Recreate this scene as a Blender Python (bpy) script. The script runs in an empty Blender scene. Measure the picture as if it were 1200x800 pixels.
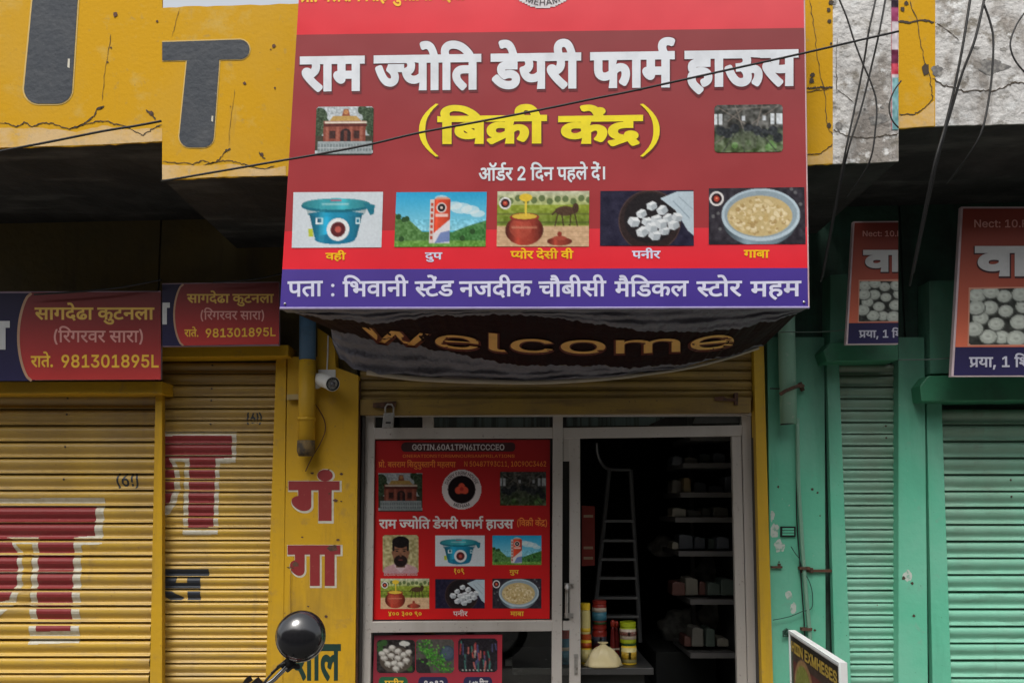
import bpy, math, random
import numpy as np
from mathutils import Vector, Matrix
from mathutils.geometry import delaunay_2d_cdt

SC = bpy.context.scene
COL = SC.collection
rnd = random.Random(7)
R = math.radians

# ------------------------------------------------------------------ camera
PITCH = R(5.17)
CAMY, CAMZ = -5.6, 1.55
cd = bpy.data.cameras.new("camera")
cam = bpy.data.objects.new("camera", cd)
COL.objects.link(cam)
cam.location = (0, CAMY, CAMZ)
cam.rotation_euler = (R(90) + PITCH, 0, 0)
cd.sensor_width = 36.0
cd.lens = 30.0
cd.shift_y = 100 / 1200
cd.clip_start = 0.05
cd.clip_end = 3000
SC.camera = cam

# ------------------------------------------------------------------ sky and sun
SUN_EL, SUN_AZ = R(56), R(200)          # azimuth measured clockwise from +Y
world = bpy.data.worlds.new("World")
SC.world = world
world.use_nodes = True
wn = world.node_tree
bg = wn.nodes["Background"]
sky = wn.nodes.new("ShaderNodeTexSky")
sky.sky_type = 'NISHITA'
sky.sun_disc = False
sky.sun_elevation = SUN_EL
sky.sun_rotation = SUN_AZ
sky.air_density = 1.6
sky.dust_density = 4.0
hsv = wn.nodes.new("ShaderNodeHueSaturation")
hsv.inputs["Saturation"].default_value = 0.25
wn.links.new(sky.outputs[0], hsv.inputs["Color"])
wn.links.new(hsv.outputs[0], bg.inputs[0])
bg.inputs[1].default_value = 0.15
sd = bpy.data.lights.new("sun", 'SUN')
sun = bpy.data.objects.new("sun", sd)
COL.objects.link(sun)
sd.energy = 1.5
sd.angle = R(20)
sd.color = (1.0, 0.96, 0.9)
sdir = Vector((math.sin(SUN_AZ) * math.cos(SUN_EL), math.cos(SUN_AZ) * math.cos(SUN_EL), math.sin(SUN_EL)))
sun.rotation_euler = sdir.to_track_quat('Z', 'Y').to_euler()
sun.location = sdir * 30
vs = SC.view_settings
vs.view_transform = 'Standard'
vs.look = 'None'
vs.gamma = 1.0
vs.use_curve_mapping = False
vs.exposure = 0.4
SC.cycles.max_bounces = 8
SC.cycles.use_denoising = True

# ------------------------------------------------------------------ measuring: survey of the facade
# a reading (px, py) of the 1200x800 photograph meets the real plane on which the thing stands
CC = Vector((0, CAMY, CAMZ))
FW = Vector((0, math.cos(PITCH), math.sin(PITCH)))
UP = Vector((0, -math.sin(PITCH), math.cos(PITCH)))


def ray(px, py):
    return Vector(((px - 600) / 1000, 0, 0)) + UP * ((500 - py) / 1000) + FW


class Plane:
    def __init__(s, p, n):
        s.p = Vector(p)
        s.n = Vector(n).normalized()
        if s.n.dot(CC - s.p) < 0:
            s.n = -s.n

    def pt(s, px, py, lift=0.0):
        d = ray(px, py)
        t = (s.p - CC).dot(s.n) / d.dot(s.n)
        return CC + d * t + s.n * lift


def VP(Y):
    return Plane((0, Y, 0), (0, -1, 0))


def P(px, py, Y):
    d = ray(px, py)
    return CC + d * ((Y - CAMY) / d.y)


# ------------------------------------------------------------------ objects
WORLD0 = {}


def new_mesh(name, V, F, mats, smooth=False):
    me = bpy.data.meshes.new(name)
    me.from_pydata([tuple(v) for v in V], [], F)
    for m in (mats if isinstance(mats, (list, tuple)) else [mats]):
        me.materials.append(m)
    if smooth:
        me.polygons.foreach_set("use_smooth", [True] * len(me.polygons))
    me.update()
    return me


def obj(name, V, F, mat, parent=None, smooth=False, bev=0, label=None, cat=None, group=None, kind=None):
    if parent is None:
        n = len(V)
        o0 = Vector((sum(v[0] for v in V) / n, sum(v[1] for v in V) / n, min(v[2] for v in V)))
    else:
        o0 = WORLD0[parent.name]
    me = new_mesh(name, [Vector(v) - o0 for v in V], F, mat, smooth)
    o = bpy.data.objects.new(name, me)
    COL.objects.link(o)
    if parent is None:
        o.location = o0
    else:
        o.parent = parent
    WORLD0[o.name] = o0
    if bev:
        b = o.modifiers.new("bevel", 'BEVEL')
        b.width = bev
        b.segments = 2
        b.limit_method = 'ANGLE'
    tag(o, label, cat, group, kind)
    return o


def tag(o, label=None, cat=None, group=None, kind=None):
    if label: o["label"] = label
    if cat: o["category"] = cat
    if group: o["group"] = group
    if kind: o["kind"] = kind
    return o


def thing(name, loc, label, cat, group=None):
    o = bpy.data.objects.new(name, None)
    COL.objects.link(o)
    o.empty_display_size = 0.1
    o.location = loc
    WORLD0[o.name] = Vector(loc)
    return tag(o, label, cat, group)


class MB:
    """collects shapes into one mesh"""
    def __init__(s):
        s.V = []
        s.F = []

    def add(s, V, F):
        k = len(s.V)
        s.V += [Vector(v) for v in V]
        s.F += [[i + k for i in f] for f in F]
        return s

    def box(s, a, b):
        (x0, y0, z0), (x1, y1, z1) = a, b
        V = [(x, y, z) for z in (z0, z1) for y in (y0, y1) for x in (x0, x1)]
        return s.add(V, [[0, 2, 3, 1], [4, 5, 7, 6], [0, 1, 5, 4], [2, 6, 7, 3], [0, 4, 6, 2], [1, 3, 7, 5]])

    def prism(s, pts, Yf, Yb):
        """outline read on the vertical plane Yf, extruded straight back to Yb"""
        f = [P(a, b, Yf) for a, b in pts]
        return s.wprism(f, Vector((0, Yb - Yf, 0)))

    def wprism(s, f, d):
        n = len(f)
        V = [Vector(p) for p in f] + [Vector(p) + d for p in f]
        F = [list(range(n)), list(range(2 * n - 1, n - 1, -1))]
        for i in range(n):
            j = (i + 1) % n
            F.append([j, i, i + n, j + n])
        return s.add(V, F)

    def tube(s, pts, r, seg=8, cap=True):
        pts = [Vector(p) for p in pts]
        n = len(pts)
        rr = r if isinstance(r, (list, tuple)) else [r] * n
        V = []
        up = Vector((0.13, 0.2, 1)).normalized()
        for i, p in enumerate(pts):
            t = (pts[min(i + 1, n - 1)] - pts[max(i - 1, 0)]).normalized()
            if abs(t.dot(up)) > 0.97:
                up = Vector((1, 0.1, 0)).normalized()
            u = t.cross(up).normalized()
            w = u.cross(t)
            up = w
            for k in range(seg):
                a = 2 * math.pi * k / seg
                V.append(p + (u * math.cos(a) + w * math.sin(a)) * rr[i])
        F = []
        for i in range(n - 1):
            for k in range(seg):
                l = (k + 1) % seg
                F.append([i * seg + k, i * seg + l, (i + 1) * seg + l, (i + 1) * seg + k])
        if cap:
            F += [list(range(seg - 1, -1, -1)), list(range((n - 1) * seg, n * seg))]
        return s.add(V, F)

    def lathe(s, c, prof, seg=20, axis=None, sx=1.0, sy=1.0):
        """prof: (radius, height) pairs turned round an axis through c"""
        q = Vector(axis).to_track_quat('Z', 'Y').to_matrix() if axis else Matrix.Identity(3)
        V = []
        for r_, h in prof:
            for k in range(seg):
                a = 2 * math.pi * k / seg
                V.append(Vector(c) + q @ Vector((r_ * sx * math.cos(a), r_ * sy * math.sin(a), h)))
        F = []
        for i in range(len(prof) - 1):
            for k in range(seg):
                l = (k + 1) % seg
                F.append([i * seg + k, i * seg + l, (i + 1) * seg + l, (i + 1) * seg + k])
        F += [list(range(seg - 1, -1, -1)), list(range((len(prof) - 1) * seg, len(prof) * seg))]
        return s.add(V, F)

    def ball(s, c, r, sx=1, sy=1, sz=1, seg=16, rings=9):
        prof = [(r * math.sin(math.pi * i / rings), 0) for i in range(rings + 1)]
        V = []
        for i in range(rings + 1):
            a = math.pi * i / rings
            for k in range(seg):
                b = 2 * math.pi * k / seg
                V.append(Vector(c) + Vector((sx * r * math.sin(a) * math.cos(b), sy * r * math.sin(a) * math.sin(b), -sz * r * math.cos(a))))
        F = []
        for i in range(rings):
            for k in range(seg):
                l = (k + 1) % seg
                F.append([i * seg + k, i * seg + l, (i + 1) * seg + l, (i + 1) * seg + k])
        return s.add(V, F)

    def build(s, name, mat, parent=None, **k):
        return obj(name, s.V, s.F, mat, parent, **k)


def vbar(x1l, x1r, ya, x2l, x2r, yb, top, bot):
    """upright bar whose two edges were read at ya and yb, run on from top to bot"""
    def e(x1, x2, y): return x1 + (x2 - x1) * (y - ya) / (yb - ya)
    return [(e(x1l, x2l, top), top), (e(x1r, x2r, top), top), (e(x1r, x2r, bot), bot), (e(x1l, x2l, bot), bot)]


def rect(x0, y0, x1, y1):
    return [(x0, y0), (x1, y0), (x1, y1), (x0, y1)]


# ------------------------------------------------------------------ materials
MATS = {}


def lin(c):
    return tuple((x / 255 / 12.92 if x <= 10 else ((x / 255 + 0.055) / 1.055) ** 2.4) for x in c)


def mat(name, col, rough=0.6, metal=0.0, spec=0.5, mixes=(), bump=None, coat=0.0, dirt_shade=None):
    """mixes: (scale, stretch xyz, ramp low, ramp high, colour, detail)"""
    if name in MATS: return MATS[name]
    m = bpy.data.materials.new(name)
    m.use_nodes = True
    nt = m.node_tree
    N, L = nt.nodes, nt.links
    b = N["Principled BSDF"]
    b.inputs["Roughness"].default_value = rough
    b.inputs["Metallic"].default_value = metal
    b.inputs["Specular IOR Level"].default_value = spec
    b.inputs["Coat Weight"].default_value = coat
    b.inputs["Coat Roughness"].default_value = 0.15
    rgb = N.new("ShaderNodeRGB")
    rgb.outputs[0].default_value = (*col, 1)
    cur = rgb.outputs[0]
    geo = N.new("ShaderNodeNewGeometry")
    for sc, st, lo, hi, c2, det in mixes:
        mp = N.new("ShaderNodeMapping")
        mp.inputs["Scale"].default_value = st
        mp.inputs["Location"].default_value = (sc * .37, sc * .11, sc * .71)
        L.new(geo.outputs["Position"], mp.inputs[0])
        nz = N.new("ShaderNodeTexNoise")
        nz.inputs["Scale"].default_value = sc
        nz.inputs["Detail"].default_value = det
        nz.inputs["Roughness"].default_value = 0.62
        L.new(mp.outputs[0], nz.inputs["Vector"])
        rp = N.new("ShaderNodeMapRange")
        rp.inputs["From Min"].default_value = lo
        rp.inputs["From Max"].default_value = hi
        L.new(nz.outputs["Fac"], rp.inputs["Value"])
        mx = N.new("ShaderNodeMix")
        mx.data_type = 'RGBA'
        L.new(rp.outputs[0], mx.inputs[0])
        L.new(cur, mx.inputs[6])
        mx.inputs[7].default_value = (*c2, 1)
        cur = mx.outputs[2]
    if dirt_shade:            # dirt film plus canopy shade painted in towards the top, ragged lower edge: (z0, z1, colour, strongest)
        z0, z1, dc, dmax = dirt_shade
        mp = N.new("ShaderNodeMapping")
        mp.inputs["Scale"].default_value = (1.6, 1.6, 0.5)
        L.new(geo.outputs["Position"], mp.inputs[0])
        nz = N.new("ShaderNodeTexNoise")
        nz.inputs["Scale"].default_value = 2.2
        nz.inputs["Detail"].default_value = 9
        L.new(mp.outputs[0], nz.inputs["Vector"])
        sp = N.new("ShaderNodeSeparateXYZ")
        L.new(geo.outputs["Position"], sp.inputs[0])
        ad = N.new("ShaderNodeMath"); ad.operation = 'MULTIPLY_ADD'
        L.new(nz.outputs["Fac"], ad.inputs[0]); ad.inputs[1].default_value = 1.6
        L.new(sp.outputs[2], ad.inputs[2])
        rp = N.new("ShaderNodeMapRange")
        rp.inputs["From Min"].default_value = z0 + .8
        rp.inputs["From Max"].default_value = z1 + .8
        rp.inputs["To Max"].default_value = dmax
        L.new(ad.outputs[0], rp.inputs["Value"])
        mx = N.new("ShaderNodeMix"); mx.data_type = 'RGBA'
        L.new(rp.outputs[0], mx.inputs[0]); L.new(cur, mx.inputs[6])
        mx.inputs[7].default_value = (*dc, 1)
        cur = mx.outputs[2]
    L.new(cur, b.inputs["Base Color"])
    if bump:
        nz = N.new("ShaderNodeTexNoise")
        nz.inputs["Scale"].default_value = bump[0]
        nz.inputs["Detail"].default_value = 8
        L.new(geo.outputs["Position"], nz.inputs["Vector"])
        bp = N.new("ShaderNodeBump")
        bp.inputs["Strength"].default_value = bump[1]
        bp.inputs["Distance"].default_value = bump[2] if len(bump) > 2 else 0.01
        L.new(nz.outputs["Fac"], bp.inputs["Height"])
        L.new(bp.outputs[0], b.inputs["Normal"])
    MATS[name] = m
    return m


U1 = (1, 1, 1)
DOWN = (1, 1, 0.12)       # runs that streak down a wall
M_yel = mat("yellow_wall_paint", (0.58, 0.315, 0.012), 0.8, spec=.12, mixes=[
    (1.3, U1, 0.45, 0.75, (0.54, 0.32, 0.045), 6), (5, U1, 0.56, 0.76, (0.56, 0.38, 0.10), 10),
    (16, U1, 0.6, 0.75, (0.42, 0.27, 0.07), 12), (7, DOWN, 0.62, 0.85, (0.3, 0.2, 0.08), 8), (60, U1, 0.66, 0.75, (0.25, 0.17, 0.07), 4)],
    bump=(45, 0.3, 0.006))
M_yelp = mat("yellow_pillar_paint", (0.54, 0.31, 0.012), 0.55, spec=.3, mixes=[
    (2, U1, 0.45, 0.8, (0.42, 0.26, 0.03), 6), (9, U1, 0.58, 0.75, (0.36, 0.22, 0.05), 10),
    (5, DOWN, 0.58, 0.85, (0.22, 0.13, 0.03), 8), (45, U1, 0.68, 0.75, (0.16, 0.09, 0.04), 4)], bump=(25, 0.35, 0.008))
M_yels = mat("yellow_shutter_paint", (0.54, 0.335, 0.04), 0.42, dirt_shade=(1.2, 2.6, (0.20, 0.125, 0.05), .8), mixes=[
    (2, U1, 0.4, 0.75, (0.44, 0.29, 0.08), 6), (14, (0.25, 1, 2), 0.52, 0.72, (0.36, 0.24, 0.08), 8),
    (8, DOWN, 0.58, 0.8, (0.28, 0.18, 0.07), 8), (70, U1, 0.66, 0.74, (0.2, 0.1, 0.05), 3)], bump=(60, 0.15, 0.004))
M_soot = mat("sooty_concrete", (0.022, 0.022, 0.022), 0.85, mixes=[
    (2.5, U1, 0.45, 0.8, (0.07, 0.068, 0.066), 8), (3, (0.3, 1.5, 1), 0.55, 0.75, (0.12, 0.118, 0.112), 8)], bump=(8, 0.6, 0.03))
M_ww = mat("whitewashed_concrete", (0.56, 0.55, 0.535), 0.9, spec=.15, mixes=[
    (1.5, (2.5, 1, 1), 0.48, 0.58, (0.30, 0.275, 0.25), 10), (7, U1, 0.54, 0.62, (0.24, 0.22, 0.19), 12),
    (14, U1, 0.56, 0.64, (0.66, 0.66, 0.65), 12), (9, DOWN, 0.6, 0.8, (0.2, 0.19, 0.17), 8),
    (40, U1, 0.62, 0.72, (0.16, 0.14, 0.12), 6)], bump=(22, 0.9, 0.02))
M_grn = mat("green_wall_paint", (0.12, 0.47, 0.31), 0.5, spec=.3, dirt_shade=(1.7, 2.9, (0.05, 0.10, 0.07), .85), mixes=[
    (1.6, U1, 0.42, 0.7, (0.19, 0.50, 0.36), 6), (6, DOWN, 0.55, 0.8, (0.08, 0.32, 0.21), 8),
    (12, U1, 0.62, 0.72, (0.17, 0.43, 0.31), 10), (24, U1, 0.70, 0.74, (0.42, 0.48, 0.42), 8), (55, U1, 0.69, 0.75, (0.06, 0.1, 0.07), 4)],
    bump=(20, 0.35, 0.008))
M_grns = mat("green_shutter_paint", (0.20, 0.50, 0.36), 0.4, dirt_shade=(1.0, 2.5, (0.16, 0.17, 0.125), .85), mixes=[
    (2, U1, 0.4, 0.75, (0.27, 0.50, 0.39), 6), (14, (0.25, 1, 2), 0.52, 0.72, (0.15, 0.34, 0.24), 8),
    (8, DOWN, 0.6, 0.8, (0.15, 0.26, 0.19), 8), (65, U1, 0.69, 0.75, (0.12, 0.08, 0.05), 3)], bump=(60, 0.15, 0.004))
M_alu = mat("dull_aluminium", (0.56, 0.525, 0.49), 0.38, metal=0.35, mixes=[
    (3, DOWN, 0.5, 0.8, (0.42, 0.38, 0.34), 6), (40, U1, 0.62, 0.75, (0.25, 0.2, 0.18), 5)], bump=(80, 0.08, 0.002))
M_blk = mat("black_plastic", (0.012, 0.012, 0.013), 0.35)
M_cable = mat("black_cable_sheath", (0.009, 0.009, 0.009), 0.6)
M_crack = mat("crack_shadow_dirt", (0.065, 0.048, 0.032), 0.95)
M_rust = mat("rusty_iron", (0.11, 0.05, 0.03), 0.85, mixes=[(30, U1, 0.45, 0.65, (0.05, 0.03, 0.02), 6)], bump=(60, 0.5, 0.004))
M_steel = mat("worn_steel", (0.45, 0.44, 0.42), 0.35, metal=0.8, mixes=[(30, U1, 0.5, 0.7, (0.2, 0.17, 0.14), 6)])
M_white = mat("white_plastic", (0.68, 0.69, 0.68), 0.4, mixes=[(12, U1, 0.5, 0.8, (0.5, 0.5, 0.48), 6)])
M_asph = mat("asphalt", (0.055, 0.053, 0.05), 0.9, mixes=[(3, U1, 0.4, 0.7, (0.08, 0.076, 0.07), 8), (90, U1, 0.5, 0.7, (0.11, 0.11, 0.1), 3)], bump=(120, 0.6, 0.01))
M_pave = mat("concrete_pavement", (0.26, 0.245, 0.22), 0.9, mixes=[(2, U1, 0.4, 0.7, (0.18, 0.17, 0.15), 8), (30, U1, 0.55, 0.7, (0.12, 0.11, 0.1), 6)], bump=(40, 0.5, 0.01))
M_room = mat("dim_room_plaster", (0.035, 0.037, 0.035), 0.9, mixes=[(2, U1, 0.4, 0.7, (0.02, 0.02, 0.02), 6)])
M_opp = mat("weathered_render", (0.16, 0.14, 0.11), 0.9, mixes=[(0.6, U1, 0.4, 0.7, (0.11, 0.095, 0.08), 8)])


def flat(name, srgb, rough=0.5, **k):
    if name in MATS: return MATS[name]
    c = lin(srgb)
    dk = tuple(x * 0.82 for x in c)
    return mat(name, c, rough, mixes=[(9, U1, 0.45, 0.75, dk, 6)], **k)


def print_mat(name, rough=0.42, gain=1.0, spec=0.25):
    if name in MATS: return MATS[name]
    m = bpy.data.materials.new(name)
    m.use_nodes = True
    nt = m.node_tree
    b = nt.nodes["Principled BSDF"]
    a = nt.nodes.new("ShaderNodeVertexColor")
    a.layer_name = "ink"
    nz = nt.nodes.new("ShaderNodeTexNoise")
    nz.inputs["Scale"].default_value = 3.0
    nz.inputs["Detail"].default_value = 6
    g = nt.nodes.new("ShaderNodeNewGeometry")
    nt.links.new(g.outputs["Position"], nz.inputs["Vector"])
    mr = nt.nodes.new("ShaderNodeMapRange")
    mr.inputs["To Min"].default_value = 0.80 * gain
    mr.inputs["To Max"].default_value = 1.08 * gain
    nt.links.new(nz.outputs["Fac"], mr.inputs["Value"])
    vm = nt.nodes.new("ShaderNodeVectorMath")
    vm.operation = 'SCALE'
    nt.links.new(a.outputs["Color"], vm.inputs[0])
    nt.links.new(mr.outputs[0], vm.inputs["Scale"])
    nt.links.new(vm.outputs[0], b.inputs["Base Color"])
    b.inputs["Roughness"].default_value = rough
    b.inputs["Specular IOR Level"].default_value = spec
    bp = nt.nodes.new("ShaderNodeBump")
    bp.inputs["Strength"].default_value = 0.5
    bp.inputs["Distance"].default_value = 0.02
    n2 = nt.nodes.new("ShaderNodeTexNoise")
    n2.inputs["Scale"].default_value = 2.2
    nt.links.new(g.outputs["Position"], n2.inputs["Vector"])
    nt.links.new(n2.outputs["Fac"], bp.inputs["Height"])
    nt.links.new(bp.outputs[0], b.inputs["Normal"])
    MATS[name] = m
    return m


M_print = print_mat("printed_flex")
M_printp = print_mat("printed_poster", 0.3)


def glass_mat(name, tint=(0.93, 0.95, 0.94), refl=1.0):
    m = bpy.data.materials.new(name)
    m.use_nodes = True
    nt = m.node_tree
    nt.nodes.clear()
    out = nt.nodes.new("ShaderNodeOutputMaterial")
    tr = nt.nodes.new("ShaderNodeBsdfTransparent")
    tr.inputs[0].default_value = (*tint, 1)
    gl = nt.nodes.new("ShaderNodeBsdfGlossy")
    gl.inputs["Roughness"].default_value = 0.02
    fr = nt.nodes.new("ShaderNodeFresnel")
    fr.inputs[0].default_value = 1.45
    mx = nt.nodes.new("ShaderNodeMixShader")
    nt.links.new(fr.outputs[0], mx.inputs[0])
    nt.links.new(tr.outputs[0], mx.inputs[1])
    nt.links.new(gl.outputs[0], mx.inputs[2])
    nt.links.new(mx.outputs[0], out.inputs[0])
    return m


M_glass = glass_mat("window_glass")

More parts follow.
